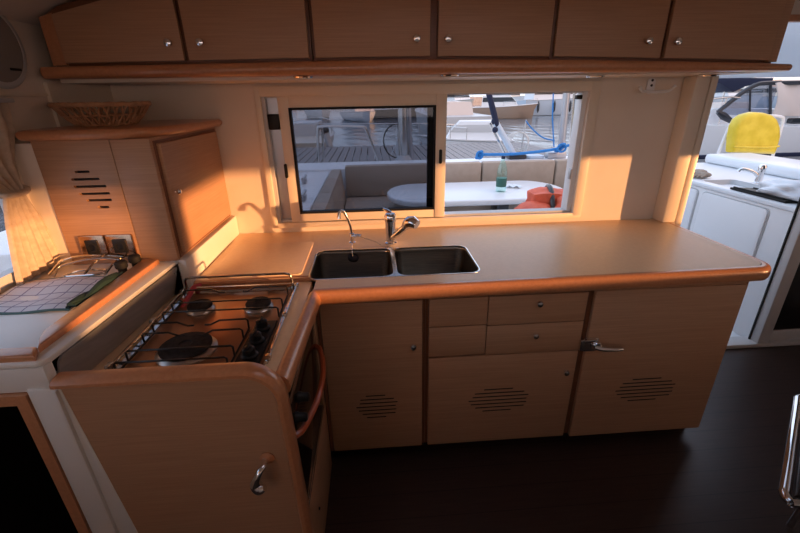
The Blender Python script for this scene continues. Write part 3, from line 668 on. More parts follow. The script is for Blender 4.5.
# ------------------------------------------------------------------ stool with chrome frame at the right edge
st = thing('stool', (1.53, .83, 0), 'chrome framed dark stool standing on the floor at the right edge', 'stool')
A, B_, C_, D_ = (1.098, .712), (1.545, 1.10), (1.97, .945), (1.52, .56)
def rc(p, q, t): return Vector((p[0]+(q[0]-p[0])*t, p[1]+(q[1]-p[1])*t, .50))
fr = []
for p, q, r_ in ((D_, A, B_), (A, B_, C_), (B_, C_, D_), (C_, D_, A)):
    fr += [rc(p, q, .88), rc(p, q, .96), rc(q, r_, .05), rc(q, r_, .14)]
obj('seat_frame', MB().tube(fr, .0125, 12, 4, True), 'chrome', st)
k_ = lambda p: (1.53 + (p[0]-1.53)*.9, .83 + (p[1]-.83)*.9)
obj('seat', MB().prism([k_(A), k_(B_), k_(C_), k_(D_)], 'z', .475, .50, .01), 'brownleather', st)
for p in (A, B_, C_, D_):
    obj('leg', MB().tube([(1.53 + (p[0]-1.53)*.3, .83 + (p[1]-.83)*.3, .48), (1.53 + (p[0]-1.53)*.42, .83 + (p[1]-.83)*.42, .012)], .011, 10), 'chrome', st)

# ------------------------------------------------------------------ outside: cockpit
struct('floor_cockpit', MB().box(XL-1.2, 3.9, YA+.061, 4.95, -.12, -.05), 'white')
co_ = MB()
co_.box(-2.2, 3.6, 4.62, 5.15, -.6, .825, .02); co_.box(-2.4, -.47, 2.2, 5.15, -.6, .80, .02)
struct('trim_7', co_, 'white')
bn = thing('cockpit_bench', (.8, 4.3, -.05), 'beige cushioned corner bench seen through the window behind the table', 'bench')
obj('seat_base', MB().box(-.44, 2.3, 3.95, 4.60, -.05, .42).box(-.44, .02, 2.3, 3.95, -.05, .42), 'white', bn)
obj('seat_cushion', MB().box(-.30, 2.3, 3.93, 4.50, .42, .53, .02).box(-.30, .1, 2.45, 3.925, .42, .53, .02), 'cushion', bn)
for a, c in ((-.30, .64), (.655, 1.21), (1.225, 2.05), (2.065, 2.32)): obj('back_cushion', MB().box(a, c, 4.50, 4.61, .53, .868, .018), 'cushion', bn)
obj('back_cushion', MB().prism([(-.44, .42), (-.30, .42), (-.34, .84), (-.44, .84)], 'y', 3.35, 4.50, .02), 'cushion', bn)
obj('back_cushion', MB().prism([(-.44, .42), (-.30, .42), (-.34, .84), (-.44, .84)], 'y', 2.3, 3.34, .02), 'cushion', bn)
tb = thing('cockpit_table', (1.05, 3.85, -.05), 'white oval cockpit table seen through the open window', 'table')
def stadium(x0, x1, y0, y1, n=14):
    r = (y1-y0)/2; cy = (y0+y1)/2
    return [(x1-r*.75 + r*.75*math.cos(math.radians(-90+180*i/n)), cy + r*math.sin(math.radians(-90+180*i/n))) for i in range(n+1)] + [(x0+r*.75 + r*.75*math.cos(math.radians(90+180*i/n)), cy + r*math.sin(math.radians(90+180*i/n))) for i in range(n+1)]
obj('table_top', MB().prism(stadium(.13, 1.86, 3.47, 4.30), 'z', .645, .70, .018, 3), 'tablewhite', tb)
obj('leg', MB().box(1.17, 1.29, 3.72, 3.92, -.05, .645, .01), 'hulldark', tb); obj('leg', MB().box(.50, .62, 3.72, 3.92, -.05, .645, .01), 'hulldark', tb)
bt = thing('water_bottle', (1.215, 3.78, .70), 'green plastic water bottle standing on the white cockpit table', 'bottle')
obj('body', MB().lathe([(.034, 0), (.047, .006), (.049, .03), (.045, .07), (.049, .11), (.049, .17), (.040, .23), (.020, .285), (.0155, .30), (.0155, .31)], (1.215, 3.78, .70), (0, 0, 1), 20), 'bottle', bt)
obj('label', MB().lathe([(.0478, .05), (.0488, .06), (.0498, .125), (.0488, .13)], (1.215, 3.78, .70), (0, 0, 1), 20), mat('bottle_label', (.03, .12, .09), .5), bt)
obj('cap', MB().lathe([(.018, .305), (.018, .327), (.014, .331)], (1.215, 3.78, .70), (0, 0, 1), 16), 'navy', bt)
tag(obj('napkin', MB().grid(lambda u, v: (1.31 + .14*u + .02*v, 3.92 + .09*v - .05*u, .703 + .022*abs(math.sin(7*u+3*v))), 14, 10).thick(.002), 'plasticbag', at=(1.38, 3.95, .70)), 'crumpled white napkin beside the green bottle', 'napkin')
# life jacket lying on the locker below the window
lkr = MB(); lkr.box(.75, 1.9, 2.32, 2.85, -.05, .72, .02)
tag(obj('cockpit_locker', lkr, 'white', at=(1.3, 2.6, -.05)), 'white cockpit locker under the orange life jacket outside the window', 'locker')
lj = thing('life_jacket', (1.18, 2.62, .72), 'orange life jacket with grey strap heaped outside the window', 'life jacket')
def blob(mb, cx, cy, cz, sx, sy, sz, seed):
    q = bmesh.ops.create_icosphere(mb.bm, subdivisions=3, radius=1)
    for v in q['verts']:
        n_ = v.co.normalized(); f_ = 1 + .10*math.sin(n_.x*5+seed) + .08*math.sin(n_.z*7+seed*2) + .07*math.cos(n_.y*6+n_.x*3)
        s_ = Vector((math.copysign(abs(n_.x)**.7, n_.x), math.copysign(abs(n_.y)**.7, n_.y), math.copysign(abs(n_.z)**.6, n_.z)))
        v.co = Vector((cx + s_.x*sx*f_, cy + s_.y*sy*f_, max(.721, cz + s_.z*sz*f_)))
    return mb
obj('chest_panel', blob(MB(), 1.07, 2.58, .80, .12, .12, .08, 1), 'orange', lj)
obj('collar', blob(MB(), 1.19, 2.66, .89, .15, .10, .075, 2.2), 'orange', lj)
obj('side_panel', blob(MB(), 1.27, 2.56, .82, .12, .12, .10, 3.1), 'orange', lj)
obj('strap', MB().tube([(1.165, 2.50, .84), (1.17, 2.55, .92), (1.18, 2.62, .972), (1.20, 2.72, .96), (1.21, 2.78, .88)], .016, 8, 4), 'hulldark', lj)
obj('patch', MB().box(1.03, 1.08, 2.462, 2.474, .80, .83, .003), 'white', lj)

# deck fittings
def winch(x, y, z, label, first=[None]):
    if first[0] is None:
        o = thing('deck_cleat', (x, y, z), label, 'cleat', 'cleats on the side deck'); first[0] = o
        obj('horns', MB().tube([(x, y-.11, z+.055), (x, y-.05, z+.05), (x, y+.05, z+.05), (x, y+.11, z+.055)], .014, 8, 3), 'greyalu', o)
        obj('base', MB().box(x-.02, x+.02, y-.05, y+.05, z, z+.045, .006), 'greyalu', o)
    else:
        o = copy_tree(first[0]); o.location = (x, y, z); o['label'] = label
winch(-.66, 3.98, .80, 'small grey deck cleat beyond the bench, farther from the window')
winch(-.56, 3.25, .80, 'small grey deck cleat beyond the bench, nearer the window')
tag(obj('side_hatch', MB().prism([(-1.35, .8), (-.86, .8), (-.9, .87), (-1.3, .9)], 'y', 3.2, 4.9, .01), 'hullblue', at=(-1.1, 4, .8)), 'raised pale side moulding at the left edge of the window view', 'hatch')
# stern gate rail, posts
def rail(name, label, pts, r, m, at, cat='rail', smooth=5): return tag(obj(name, MB().tube(pts, r, 8, smooth), m, at=at), label, cat)
rail('stern_rail', 'bent steel gate rail at the stern, left window pane', [(-.79, 6.0, .55), (-.76, 6.0, .85), (-.735, 6.0, 1.15), (-.70, 6.0, 1.19), (-.55, 6.0, 1.195), (-.2, 6.0, 1.185), (-.09, 6.0, 1.17), (-.05, 6.0, 1.10), (.02, 6.0, .9), (.11, 6.0, .62)], .02, 'steel', (-.3, 6, .55), smooth=4)
rail('stern_post', 'thin upright steel stanchion beside the gate rail', [(-.70, 6.05, .60), (-.68, 6.05, 1.17)], .016, 'steel', (-.7, 6.05, .6), 'post', 0)
struct('trim_8', MB().box(-2.6, 4.2, 5.151, 6.3, -.5, .62, .03), 'white')
mp_ = thing('davit_post', (.455, 6.0, .62), 'thick upright steel davit post behind the left window pane', 'post')
obj('column', MB().tube([(.455, 6.0, .62), (.455, 6.0, 1.9)], .072, 14), 'steel', mp_)
obj('foot', MB().lathe([(.15, 0), (.15, .05), (.10, .12), (.06, .17)], (.455, 6.0, .62)), 'hullgrey', mp_)
obj('side_strut', MB().tube([(.60, 6.1, .62), (.56, 6.1, 1.0), (.54, 6.1, 1.9)], .028, 10), 'greyalu', mp_)
sw = thing('steering_wheel', (.40, 6.2, .62), 'large thin steering wheel beside the davit post', 'wheel')
obj('rim', MB().tube([(.39 + .21*math.cos(a), 6.2 + .05*math.sin(a), .955 + .235*math.sin(a)) for a in [2*PI*i/36 for i in range(36)]], .009, 8, 0, True), 'black', sw)
s_ = MB()
for i in range(5):
    a = 2*PI*i/5+.4; s_.tube([(.39, 6.2, .955), (.39 + .21*math.cos(a), 6.2 + .05*math.sin(a), .955 + .235*math.sin(a))], .007, 6)
obj('spokes', s_, 'steel', sw)
obj('pedestal', MB().box(.36, .42, 6.215, 6.275, .62, 1.0, .01), 'white', sw)
po = thing('bimini_post', (2.30, 5.0, .825), 'grey steel bimini post near the right edge of the window', 'post')
obj('column', MB().tube([(2.335, 5.02, .83), (2.29, 5.0, 1.9)], .042, 12), 'greyalu', po)
obj('side_strut', MB().tube([(2.46, 5.05, .83), (2.385, 5.03, 1.9)], .016, 8), 'steel', po)
obj('bracket', MB().box(2.14, 2.37, 4.93, 5.06, .826, .90, .012), 'greyalu', po)
ga = thing('gangway', (1.6, 5.0, .825), 'pale blue folded gangway with dark strap leaning at the stern', 'gangway')
obj('tube', MB().tube([(1.76, 5.02, .84), (1.63, 5.05, 1.05), (1.50, 5.1, 1.26)], .040, 10), 'hullblue', ga)
obj('tube', MB().tube([(1.68, 5.12, .84), (1.57, 5.12, 1.03), (1.45, 5.15, 1.24)], .018, 8), 'steel', ga)
obj('strap', MB().tube([(1.53, 5.08, 1.20), (1.47, 5.06, 1.35), (1.38, 5.05, 1.6), (1.32, 5.05, 1.8)], [.03, .036, .034, .03], 8), 'navy', ga)
obj('joint', MB().ball((1.48, 5.0, 1.17), .035), 'navy', ga); obj('joint', MB().ball((1.50, 5.1, 1.26), .045), 'navy', ga)
obj('foot', MB().box(1.66, 1.88, 4.94, 5.12, .826, .88, .015), 'hulldark', ga)
rp = thing('mooring_rope', (1.8, 4.95, .825), 'bright blue mooring rope slung across the stern', 'rope')
obj('line', MB().tube([(1.27, 4.88, .905), (1.45, 4.88, .90), (1.7, 4.88, .90), (2.0, 4.88, .92), (2.2, 4.88, .945), (2.36, 4.88, .985)], .017, 8, 4), 'bluerope', rp)
c_ = MB()
for j in range(3): c_.tube([(2.25 + .05*math.cos(a), 4.83 + .03*j, .96 + .045*math.sin(a+j)) for a in [2*PI*i/14 for i in range(14)]], .011, 7, 2, True)
obj('coil', c_, 'bluerope', rp); c_ = MB()
for j in range(3): c_.tube([(1.275 + .035*math.cos(a), 4.86 + .02*j, .90 + .04*math.sin(a+j)) for a in [2*PI*i/12 for i in range(12)]], .013, 7, 2, True)
obj('coil', c_, 'bluerope', rp)
rail('blue_line', 'thin blue line hanging down beside the bimini post', [(2.135, 5.0, 1.62), (2.165, 5.0, 1.3), (2.215, 4.97, .96)], .008, 'bluerope', (2.2, 5, .9), 'rope', 0)
rail('sagging_line', 'thin blue line sagging to the bimini post from a short rod', [(1.88, 5.1, 1.262), (1.95, 5.08, 1.18), (2.08, 5.03, 1.07), (2.22, 4.98, 1.03)], .008, 'bluerope', (2, 5, 1), 'rope')
rail('rod', 'short thin rod leaning upright at the stern', [(1.86, 5.12, .825), (1.885, 5.1, 1.27)], .009, 'hullgrey', (1.83, 5.12, .82), 'rod', 0)
hc = MB()
for j in range(5): hc.tube([(1.80 + (.11+.01*j)*math.cos(a), 5.03 + .02*j, .985 + (.15-.012*j)*math.sin(a)+.01*j) for a in [2*PI*i/20 for i in range(20)]], .006, 6, 0, True)
tag(obj('hose_coil', hc, 'pale', at=(1.8, 5.05, .83)), 'loops of thin pale hose hanging at the stern', 'hose')
rail('stanchion', 'slim white stanchion in the window, left of the gangway', [(.845, 5.1, .82), (.845, 5.1, 1.18)], .014, 'white', (.845, 5.1, .82), 'post', 0)
rail('ladder_rail', 'pair of bent white ladder rails near the window stile', [(.70, 5.1, .82), (.69, 5.1, 1.25), (.72, 5.1, 1.33), (.76, 5.1, 1.25), (.77, 5.1, .82)], .012, 'steel', (.7, 5.25, .82), 'rail', 3)
rail('guard_wire', 'thin guard wire stretched across the stern view', [(-1.6, 6.1, 1.24), (.45, 6.1, 1.20), (1.0, 6.1, 1.20)], .005, 'steel', (-.3, 6.1, 1.2), 'wire', 0)
tag(obj('paddle_board', MB().prism(rrect(1.9, 2.12, 4.95, 5.14, .06), 'z', .8255, .86, .012), 'hullblue', at=(2.0, 5.05, .826)), 'pale blue board lying behind the blue rope', 'board')

# ------------------------------------------------------------------ outside: wet bar seen through the door
wb = thing('wet_bar', (3.0, 2.8, -.05), 'white cockpit wet bar with two cupboard doors outside the doorway', 'cabinet')
top = obj('worktop', MB().prism([(2.53, 2.17), (3.75, 2.17), (3.75, 3.9), (2.53, 3.9)], 'z', .862, .9, .012, 3), 'sinkwhite', wb)
h = MB(); h.prism(rrect(2.60, 2.87, 2.68, 3.06, .04), 'z', .8, .95); cut(top, h)
obj('body', MB().box(2.542, 3.72, 2.17, 3.9, -.05, .862, .006), 'white', wb)
bm_ = MB(); bm_.loft([[(x, y, z) for x, y in rrect(2.60+i, 2.87-i, 2.68+i, 3.06-i, .04)] for z, i in ((.899, 0), (.80, .01), (.78, .04))], False, True); bo = obj('basin', bm_, 'hullgrey', wb)
bo.modifiers.new('s', 'SOLIDIFY').thickness = .002
for a, c in ((2.375, 2.93), (2.985, 3.5)):
    obj('door', MB().prism(rrect(a, c, .06, .838, .03, 4), 'x', 2.529, 2.543, .004), 'white', wb)
    obj('door_gap', MB().prism(rrect(a-.008, c+.008, .052, .846, .035, 4), 'x', 2.537, 2.5425), 'hullgrey', wb)
obj('back_ledge', MB().box(3.28, 3.75, 2.17, 3.9, .899, .985, .03, 3), 'sinkwhite', wb)
ft = thing('cockpit_tap', (2.925, 2.90, .9), 'chrome lever tap on the wet bar outside the doorway', 'tap')
obj('body', MB().lathe([(.03, 0), (.03, .006), (.024, .01), (.025, .10), (.028, .12), (.022, .135), (.008, .14)], (2.925, 2.90, .9), (0, 0, 1), 18), 'chrome', ft)
obj('spout', MB().tube([(2.92, 2.90, .945), (2.87, 2.91, .985), (2.79, 2.925, 1.005), (2.77, 2.93, .985)], [.015, .013, .012, .012], 10, 3), 'chrome', ft)
gl = thing('gloves', (2.72, 3.2, .9), 'pair of worn brown work gloves on the wet bar edge', 'gloves')
for dx, dy, an in ((0, 0, .4), (.06, .12, 1.0)):
    g_ = MB(); q = bmesh.ops.create_icosphere(g_.bm, subdivisions=2, radius=1)
    for v in q['verts']: v.co = Vector((v.co.x*.06, v.co.y*.05, max(0, .022+v.co.z*.022)))
    for j in range(4): g_.tube([(-.03+.02*j, .03, .02), (-.035+.024*j, .08, .018), (-.035+.025*j, .115-.01*abs(j-1.5), .012)], [.012, .011, .008], 7)
    g_.tube([(.05, -.01, .02), (.085, .02, .016), (.095, .05, .012)], [.012, .012, .008], 7)
    g_.move(Matrix.Translation((2.70+dx, 3.17+dy, .902)) @ Matrix.Rotation(an+1.6, 4, 'Z')); obj('glove', g_, 'glove', gl)
ty = thing('draining_tray', (2.63, 2.48, .9), 'black tray on the wet bar edge beside the tap', 'tray')
obj('tray', MB().prism([(2.545, 2.30), (2.80, 2.24), (2.80, 2.62), (2.545, 2.72)], 'z', .901, .918, .006), 'black', ty)
obj('rim', MB().box(2.548, 2.56, 2.32, 2.70, .918, .926, .002).box(2.66, 2.672, 2.32, 2.66, .918, .924, .002), 'rubber', ty)
bg = MB(); q = bmesh.ops.create_icosphere(bg.bm, subdivisions=4, radius=1)
for v in q['verts']:
    n_ = v.co.copy(); f_ = 1 + .14*math.sin(n_.x*4+1) + .10*math.sin(n_.y*5+n_.z*4) + .08*math.sin(n_.z*7+n_.x*6)
    v.co = Vector((2.64 + n_.x*.10*f_, 2.42 + n_.y*.17*f_, max(.919, .945 + n_.z*.068*f_)))
tag(obj('plastic_bag', bg, 'plasticbag', at=(2.64, 2.42, .92)), 'crumpled white plastic bag lying on the black tray', 'bag')
pr = thing('pulpit_rail', (4.2, 4.6, .62), 'white tubular rail carrying the yellow cover outside', 'rail')
obj('tube', MB().tube([(4.0, 4.6, .62), (4.02, 4.6, .80), (4.06, 4.6, 1.08), (4.10, 4.6, 1.24), (4.18, 4.6, 1.285), (4.4, 4.6, 1.285), (4.66, 4.6, 1.27), (4.71, 4.6, 1.2), (4.72, 4.6, .9), (4.72, 4.6, .62)], .016, 8, 3), 'white', pr)
yc = thing('yellow_cover', (4.38, 4.6, .86), 'bright yellow rounded plastic cover hanging on the white rail', 'cover')
yo = [(4.07, .905), (4.035, 1.05), (4.02, 1.19), (4.04, 1.265), (4.10, 1.31), (4.20, 1.333), (4.32, 1.325), (4.42, 1.30), (4.50, 1.25), (4.56, 1.17), (4.60, 1.07), (4.61, .95), (4.60, .872)]
ym = MB(); ym.prism(yo, 'y', 4.44, 4.583, .05, 4); obj('shell', ym, 'yellow', yc)
obj('hem', MB().tube([(4.06, 4.44, .975), (4.25, 4.432, .965), (4.45, 4.432, .955), (4.595, 4.44, .965)], .011, 6, 3), 'yellow', yc)
struct('trim_9', MB().box(3.751, 5.2, 2.2, 5.0, -.5, .62, .03), 'white')

# ------------------------------------------------------------------ outside: harbour
struct('ground_water', MB().box(-300, 300, -60, 400, -1.2, -1.0), 'water')
dk = MB()
x = -16.
while x < 5.9:
    dk.box(x, x+.205, 11.2, 16.6, -.26, -.20, .006, 1); x += .23
dk.box(-16, 6.2, 11.3, 11.5, -.5, -.262); dk.box(-16, 6.2, 16.2, 16.5, -.5, -.262)
dko = tag(obj('pontoon', dk, 'dock', at=(2, 13.4, -1)), 'grey planked wooden pontoon crossing behind the stern', 'pontoon')
fl = MB()
for x in (-12, -6, 0, 5): fl.box(x-1, x+1, 11.8, 15, -1.1, -.5)
obj('floats', fl, 'hulldark', dko)
bo = thing('dock_post', (-1.5, 17.0, -1.0), 'grey slanted fender post standing at the pontoon edge', 'post')
obj('shaft', MB().tube([(-1.5, 17.0, -1.0), (-1.8, 17.05, .35)], .13, 10), 'hullgrey', bo); obj('cap', MB().ball((-1.81, 17.05, .38), .17), 'hulldark', bo)
tag(obj('power_pedestal', MB().box(1.15, 1.42, 15.0, 15.25, -.2, .42, .03).box(1.10, 1.47, 14.95, 15.3, .42, .50, .02), 'tan', at=(1.28, 15.1, -.2)), 'small ochre service pedestal on the pontoon', 'pedestal')

def boat(name, label, cat, loc, L, W, Hh, rz, hull, cabin, glassm='boatglass', cabs=((-.15, .30, .55, 1.0),), trim=None, fly=False, group=None, fenders=0, canopy=None):
    """bow along +x of the boat; hull, deck, cabin blocks (x0,x1 in L, width in W, height m), window bands, rails"""
    o = bpy.data.objects.new(name, None); C.objects.link(o); tag(o, label, cat, group); o.location = (0, 0, 0)
    hm = MB(); rings = []
    for i in range(13):
        t = i/12; x = -L/2 + L*t; hw = W/2*(1 if t < .5 else max(.02, 1-((t-.5)/.5)**2.2)); zt = Hh*(1+.25*t*t); k = .78 if t < .7 else .78*(1-(t-.7)*1.6)
        rings.append([(x + .12*Hh*t*2, -hw, zt), (x, -hw*.97, zt*.6), (x-.02*L*t, -hw*k, .05), (x-.04*L*t, 0, -.3), (x-.02*L*t, hw*k, .05), (x, hw*.97, zt*.6), (x + .12*Hh*t*2, hw, zt)])
    hm.loft(rings); obj('hull', hm, hull, o)
    rb = MB()
    for s_ in (-1, 1): rb.tube([(r_[0][0], s_*abs(r_[0][1])*1.005, r_[0][2]-.02) for r_ in rings], .04, 6)
    obj('rubbing_strake', rb, trim or 'hullgrey', o)
    z = Hh*1.04
    for x0, x1, ww, ch in cabs:
        a, c, hw = x0*L, x1*L, ww*W/2
        cb = MB(); cb.loft([[(a, -hw, z-.15), (c, -hw*.85, z-.15), (c, hw*.85, z-.15), (a, hw, z-.15)], [(a+.05, -hw*.93, z+ch*.45), (c-ch*.35, -hw*.8, z+ch*.45), (c-ch*.35, hw*.8, z+ch*.45), (a+.05, hw*.93, z+ch*.45)], [(a+.1, -hw*.85, z+ch), (c-ch*.9, -hw*.7, z+ch), (c-ch*.9, hw*.7, z+ch), (a+.1, hw*.85, z+ch)]])
        cbo = obj('cabin', cb, cabin, o)
        wb_ = MB(); wb_.loft([[(a+.12, -hw*.955, z+ch*.42), (c-ch*.30, -hw*.82, z+ch*.42), (c-ch*.30, hw*.82, z+ch*.42), (a+.12, hw*.955, z+ch*.42)], [(a+.15, -hw*.895, z+ch*.82), (c-ch*.70, -hw*.755, z+ch*.82), (c-ch*.70, hw*.755, z+ch*.82), (a+.15, hw*.895, z+ch*.82)]])
        obj('window_band', wb_, glassm, cbo)
        z += ch*.98
    if canopy:
        a = -L*.45; cn = MB(); cn.loft([[(a + (x_)*L*.3, y_*W*.42, zz) for y_, zz in ((-1, z+.55), (-.6, z+.8), (0, z+.9), (.6, z+.8), (1, z+.55), (1, z+.5), (0, z+.84), (-1, z+.5))] for x_ in (0, .5, 1)]); obj('canopy', cn, canopy, o)
        ps_ = MB()
        for sx in (0.02, .98):
            for sy in (-1, 1): ps_.tube([(a+sx*L*.3, sy*W*.41, Hh*.95), (a+sx*L*.3, sy*W*.41, z+.55)], .025, 6)
        obj('canopy_poles', ps_, 'steel', o)
    if fly:
        ms = MB(); ms.tube([(-.05*L, 0, z-.05), (-.1*L, 0, z+1.2)], .05, 8); ms.tube([(-.09*L, -W*.25, z+.75), (-.09*L, W*.25, z+.75)], .04, 6); obj('radar_mast', ms, 'white', o)
    rl_ = MB(); hts = [(r_[0][0]-.05, r_[0][1]*.95, r_[0][2]) for r_ in rings[6:]]
    for s_ in (-1, 1):
        rl_.tube([(x_, s_*abs(y_), z_+.5) for x_, y_, z_ in hts], .018, 6)
        for x_, y_, z_ in hts[::2]: rl_.tube([(x_, s_*abs(y_), z_-.02), (x_, s_*abs(y_), z_+.5)], .014, 5)
    obj('bow_rail', rl_, 'steel', o)
    for i in range(fenders):
        xx = -L*.35 + L*.6*i/max(1, fenders-1)
        for s_ in (-1,):
            obj('fender', MB().tube([(xx, s_*(W/2+.1), Hh*.95), (xx, s_*(W/2+.1), Hh*.75), (xx, s_*(W/2+.12), Hh*.35), (xx, s_*(W/2+.1), Hh*.2)], [.03, .15, .15, .05], 8), 'hulldark', o)
    o.location = loc; o.rotation_euler = (0, 0, rz)
    return o
W0 = -1.0
boat('motor_boat', 'white cabin motor boat moored across the water, nearest the left pane centre', 'boat', (-1.2, 52, W0), 9, 3.1, .95, math.radians(-75), 'white', 'pinkcloth', cabs=((-.32, .28, .9, 1.5),), fly=True)
boat('dark_boat', 'low dark hulled boat across the water left of the davit post', 'boat', (3.4, 58, W0), 6.5, 2.8, 1.1, math.radians(10), 'hulldark', 'white', cabs=((-.2, .3, .7, .9),))
boat('work_boat', 'white and brown boat with bow flare across the water by the gangway', 'boat', (15.6, 50, W0), 7.0, 3.2, 1.3, math.radians(-20), 'tan', 'white', cabs=((-.35, .25, .8, 1.2),), trim='white')
boat('motor_yacht', 'large white motor yacht with hanging dark fenders right of the work boat', 'yacht', (25.4, 57, W0), 11, 3.6, 1.9, math.radians(4), 'hullblue', 'white', cabs=((-.4, .3, .85, 1.4), (-.3, .1, .7, .9)), fenders=4)
boat('stern_boat', 'white boat with dark outboard moored just beyond the pontoon, far left', 'boat', (-3.2, 21.5, W0), 7.5, 2.6, .85, math.radians(88), 'hullcream', 'hullgrey', cabs=((-.1, .30, .6, .6),))
ob = thing('outboard_motor', (-3.5, 17.0, -1), 'dark outboard motor hung on the stern of the white boat', 'motor')
obj('cowling', MB().prism(rrect(-3.95, -3.25, .0, .85, .15), 'y', 16.9, 17.6, .08), 'hulldark', ob); obj('shaft', MB().box(-3.7, -3.45, 17.1, 17.4, -1.1, .05, .04), 'hulldark', ob)
boat('tender', 'small white covered tender beyond the pontoon by the window stile', 'boat', (4.3, 18.9, W0), 4.0, 1.9, .75, math.radians(170), 'white', 'white', glassm='hullgrey', cabs=((-.35, .25, .85, .75),))
boat('sailing_yacht', 'grey white sailing yacht hull behind the tender', 'yacht', (4.3, 25.5, W0), 9.0, 2.8, 1.6, math.radians(96), 'hullgrey', 'pinkcloth', cabs=((-.3, .2, .7, .6),))
far = [(-26, 62, 11, 1.3, 'white', 'white', 'leftmost of the far row'), (-15, 66, 12, 1.5, 'hullblue', 'white', 'second from left in the row'), (-7.5, 64, 10, 1.2, 'white', 'hullgrey', 'behind the stern boat'), (8.5, 70, 11, 1.5, 'white', 'white', 'behind the davit post'),
       (13.5, 68, 12, 1.7, 'hullcream', 'white', 'behind the sailing yacht'), (34, 70, 12, 1.6, 'white', 'white', 'right of the fendered yacht'), (25.5, 80, 12, 1.9, 'white', 'hullcream', 'behind the fendered yacht'), (41, 58, 12, 1.6, 'hullblue', 'white', 'left of the three beside the doorway view'), (50, 60, 12, 1.7, 'white', 'white', 'middle of the three beside the doorway view'), (60, 62, 12, 1.6, 'hullblue', 'hullcream', 'right of the three beside the doorway view')]
for i, (x, y, L_, hh, hm_, cm_, wh) in enumerate(far):
    boat('motor_yacht', 'white motor yacht moored at the far quay, ' + wh, 'yacht', (x, y, W0), L_, 3.6, hh, math.radians(-90 + (i*37 % 25) - 12), hm_, cm_, cabs=((-.38, .25, .85, 1.4), (-.3, .08, .7, 1.0)), fly=True, group='yachts along the far quay', canopy=('navy' if i % 2 else 'pinkcloth'))
struct('ground_quay', MB().box(-200, 260, 130, 140, -1.1, 1.2), 'stone')

# big motor yacht seen through the doorway
my = thing('windscreen_yacht', (9.6, 10.2, W0), 'white yacht with black framed wraparound windscreen outside the doorway', 'yacht')
hm = MB(); rings = []
for i in range(13):
    t = i/12; x = 6.9 + 7.9*t; hw = 1.75*(max(.03, 1-((.45-t)/.45)**2.2) if t < .45 else 1); zt = .70 + .15*(1-t); cy = 10.6
    rings.append([(x-.5*(1-t), cy-hw, zt), (x-.2*(1-t), cy-hw*.97, zt*.3-.3), (x+.3*(1-t), cy-hw*.75, -.95), (x+.6*(1-t), cy, -1.3), (x+.3*(1-t), cy+hw*.75, -.95), (x-.2*(1-t), cy+hw*.97, zt*.3-.3), (x-.5*(1-t), cy+hw, zt)])
hm.loft(rings); obj('hull', hm, 'white', my)
dk_ = MB(); dk_.loft([[(7.4, 9.9, .72), (13.8, 9.1, .72), (13.8, 12.1, .72), (7.4, 11.3, .72)], [(8.2, 9.82, 1.18), (13.6, 9.3, 1.0), (13.6, 11.9, 1.0), (8.2, 11.38, 1.18)]]); obj('coachroof', dk_, 'white', my)
a_ = [(8.08, 9.55, 1.105), (8.33, 9.55, 1.33), (8.57, 9.55, 1.53), (8.80, 9.55, 1.66), (9.03, 9.55, 1.70), (9.9, 9.55, 1.705), (11.2, 9.6, 1.70)]
obj('windscreen_frame', MB().tube(a_, .05, 8, 4).tube([(8.08, 9.55, 1.105), (8.22, 9.53, 1.02), (8.46, 9.5, .88)], [.05, .085, .05], 8).tube([(8.90, 9.57, 1.03), (8.71, 9.55, 1.60)], .022, 8).tube([(9.43, 9.57, .98), (9.17, 9.56, 1.70)], .03, 8), 'hulldark', my)
sc = MB(); sc.prism([(8.2, 1.05), (8.35, 1.32), (8.6, 1.53), (8.82, 1.64), (9.4, 1.69), (9.4, .98)], 'y', 9.585, 9.60); obj('windscreen', sc, 'screen', my)
cv = MB(); cv.grid(lambda u, v: (9.20 + .24*(1-v) + 1.7*u, 9.55 - .08*math.sin(9*u+2*v) - .06*math.sin(3*v), .98 + .72*v + .015*math.sin(11*u)), 24, 12).thick(.02); obj('cockpit_cover', cv, 'pinkcloth', my)
obj('dashboard', MB().box(8.5, 9.3, 10.0, 10.4, .98, 1.3, .05), 'pinkcloth', my)
for x0_, x1_ in ((9.7, 10.05), (10.4, 11.0), (11.2, 11.8)): obj('side_window', MB().prism(rrect(x0_, x1_, .82, .95, .05), 'y', 9.26, 9.40 if x0_ > 9 else 9.66, .01), 'boatglass', my)
obj('boot_stripe', MB().box(6.6, 13.6, 8.80, 8.86, .15, .24, .01), 'navy', my)
gs = MB(); gs.tube([(7.0, 9.75, 1.32), (8.2, 9.4, 1.42), (8.4, 9.4, 1.4)], .015, 6)
for x_ in (7.0, 7.6, 8.2): gs.tube([(x_, 9.6, .74), (x_, 9.55, 1.40)], .013, 6)
obj('guard_rail', gs, 'steel', my)
cvn = thing('folded_awning', (8.4, 10.0, 1.75), 'navy canvas awning stretched above the windscreen yacht bow', 'awning')
cm_ = MB(); cm_.prism([(8.3, 1.78), (8.62, 1.71), (9.0, 1.53), (9.3, 1.66), (9.9, 1.71), (9.95, 1.83), (8.3, 1.86)], 'y', 10.3, 10.9, .02); obj('canvas', cm_, 'navy', cvn)
obj('pole', MB().tube([(9.0, 10.6, .9), (9.0, 10.6, 1.60)], .02, 8), 'steel', cvn)
# pontoon fender strip with white blocks on the quay beyond the wet bar
fs = thing('finger_pontoon', (8, 7.6, -1), 'dark finger pontoon with row of pale fender blocks beyond the rail', 'pontoon')
obj('deck', MB().box(5.6, 14, 7.2, 8.4, -.12, .22, .02), 'hulldark', fs)
for i in range(14): obj('fender_block', MB().box(5.75+i*.55, 6.07+i*.55, 7.15, 7.22, -.02, .14, .02), 'white', fs)
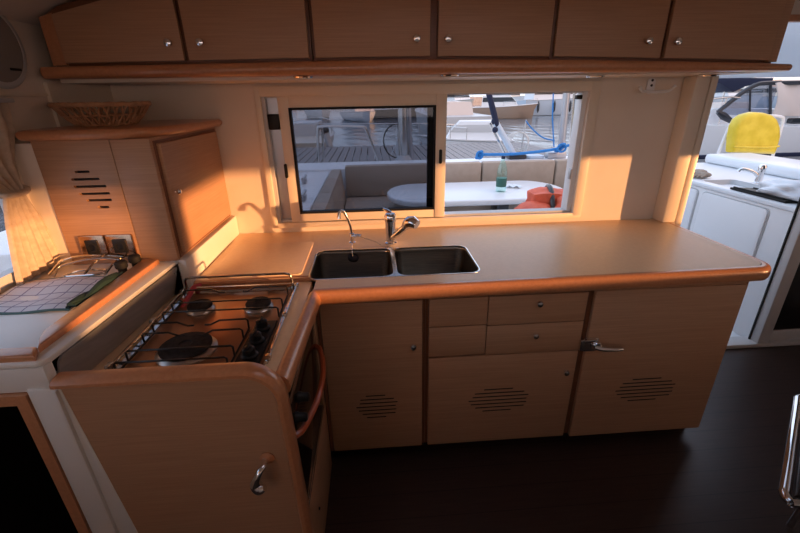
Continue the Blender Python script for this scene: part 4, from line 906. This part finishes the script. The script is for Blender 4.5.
# unseen blocks added to starboard to shade cockpit and harbour from the low sun
struct('wall_sun_blocker', MB().box(14, 16, -3.3, 10.8, -1, 6.5).box(30, 33, -3, 28, -1, 9).box(60, 64, 24, 54, -1, 10), 'stone')

# ------------------------------------------------------------------ light
SUN = Vector((-.905, .425, -.013)).normalized()
sl = bpy.data.lights.new('sun', 'SUN'); sl.energy = 6.4; sl.color = (1, .46, .18); sl.angle = math.radians(.9)
so = bpy.data.objects.new('sun', sl); C.objects.link(so); so.rotation_euler = SUN.to_track_quat('-Z', 'Y').to_euler(); so.location = (6, -3, 4)
wd = bpy.data.worlds.new('sky'); bpy.context.scene.world = wd; wd.use_nodes = True
n, l = wd.node_tree.nodes, wd.node_tree.links; bg_ = n['Background']
tc = n.new('ShaderNodeTexCoord'); dt = n.new('ShaderNodeVectorMath'); dt.operation = 'DOT_PRODUCT'; dt.inputs[1].default_value = tuple(-SUN)
l.new(tc.outputs['Generated'], dt.inputs[0])
mr = n.new('ShaderNodeMapRange'); mr.inputs['From Min'].default_value = .1; mr.inputs['From Max'].default_value = 1.0; l.new(dt.outputs['Value'], mr.inputs['Value'])
spz = n.new('ShaderNodeSeparateXYZ'); l.new(tc.outputs['Generated'], spz.inputs[0])
mz = n.new('ShaderNodeMapRange'); mz.inputs['From Min'].default_value = 0; mz.inputs['From Max'].default_value = .6; l.new(spz.outputs['Z'], mz.inputs['Value'])
mx = n.new('ShaderNodeMix'); mx.data_type = 'RGBA'; mx.inputs['A'].default_value = (.88, .95, 1.08, 1); mx.inputs['B'].default_value = (.66, .82, 1.12, 1); l.new(mz.outputs['Result'], mx.inputs['Factor'])
m2 = n.new('ShaderNodeMix'); m2.data_type = 'RGBA'; m2.inputs['B'].default_value = (1.6, 1.0, .7, 1); l.new(mr.outputs['Result'], m2.inputs['Factor']); l.new(mx.outputs['Result'], m2.inputs['A'])
l.new(m2.outputs['Result'], bg_.inputs['Color']); bg_.inputs['Strength'].default_value = 1.2

vs = bpy.context.scene.view_settings; bpy.context.scene.display_settings.display_device = 'sRGB'
vs.view_transform = 'Standard'; vs.look = 'None'; vs.exposure = .32; vs.gamma = 1; vs.use_curve_mapping = False
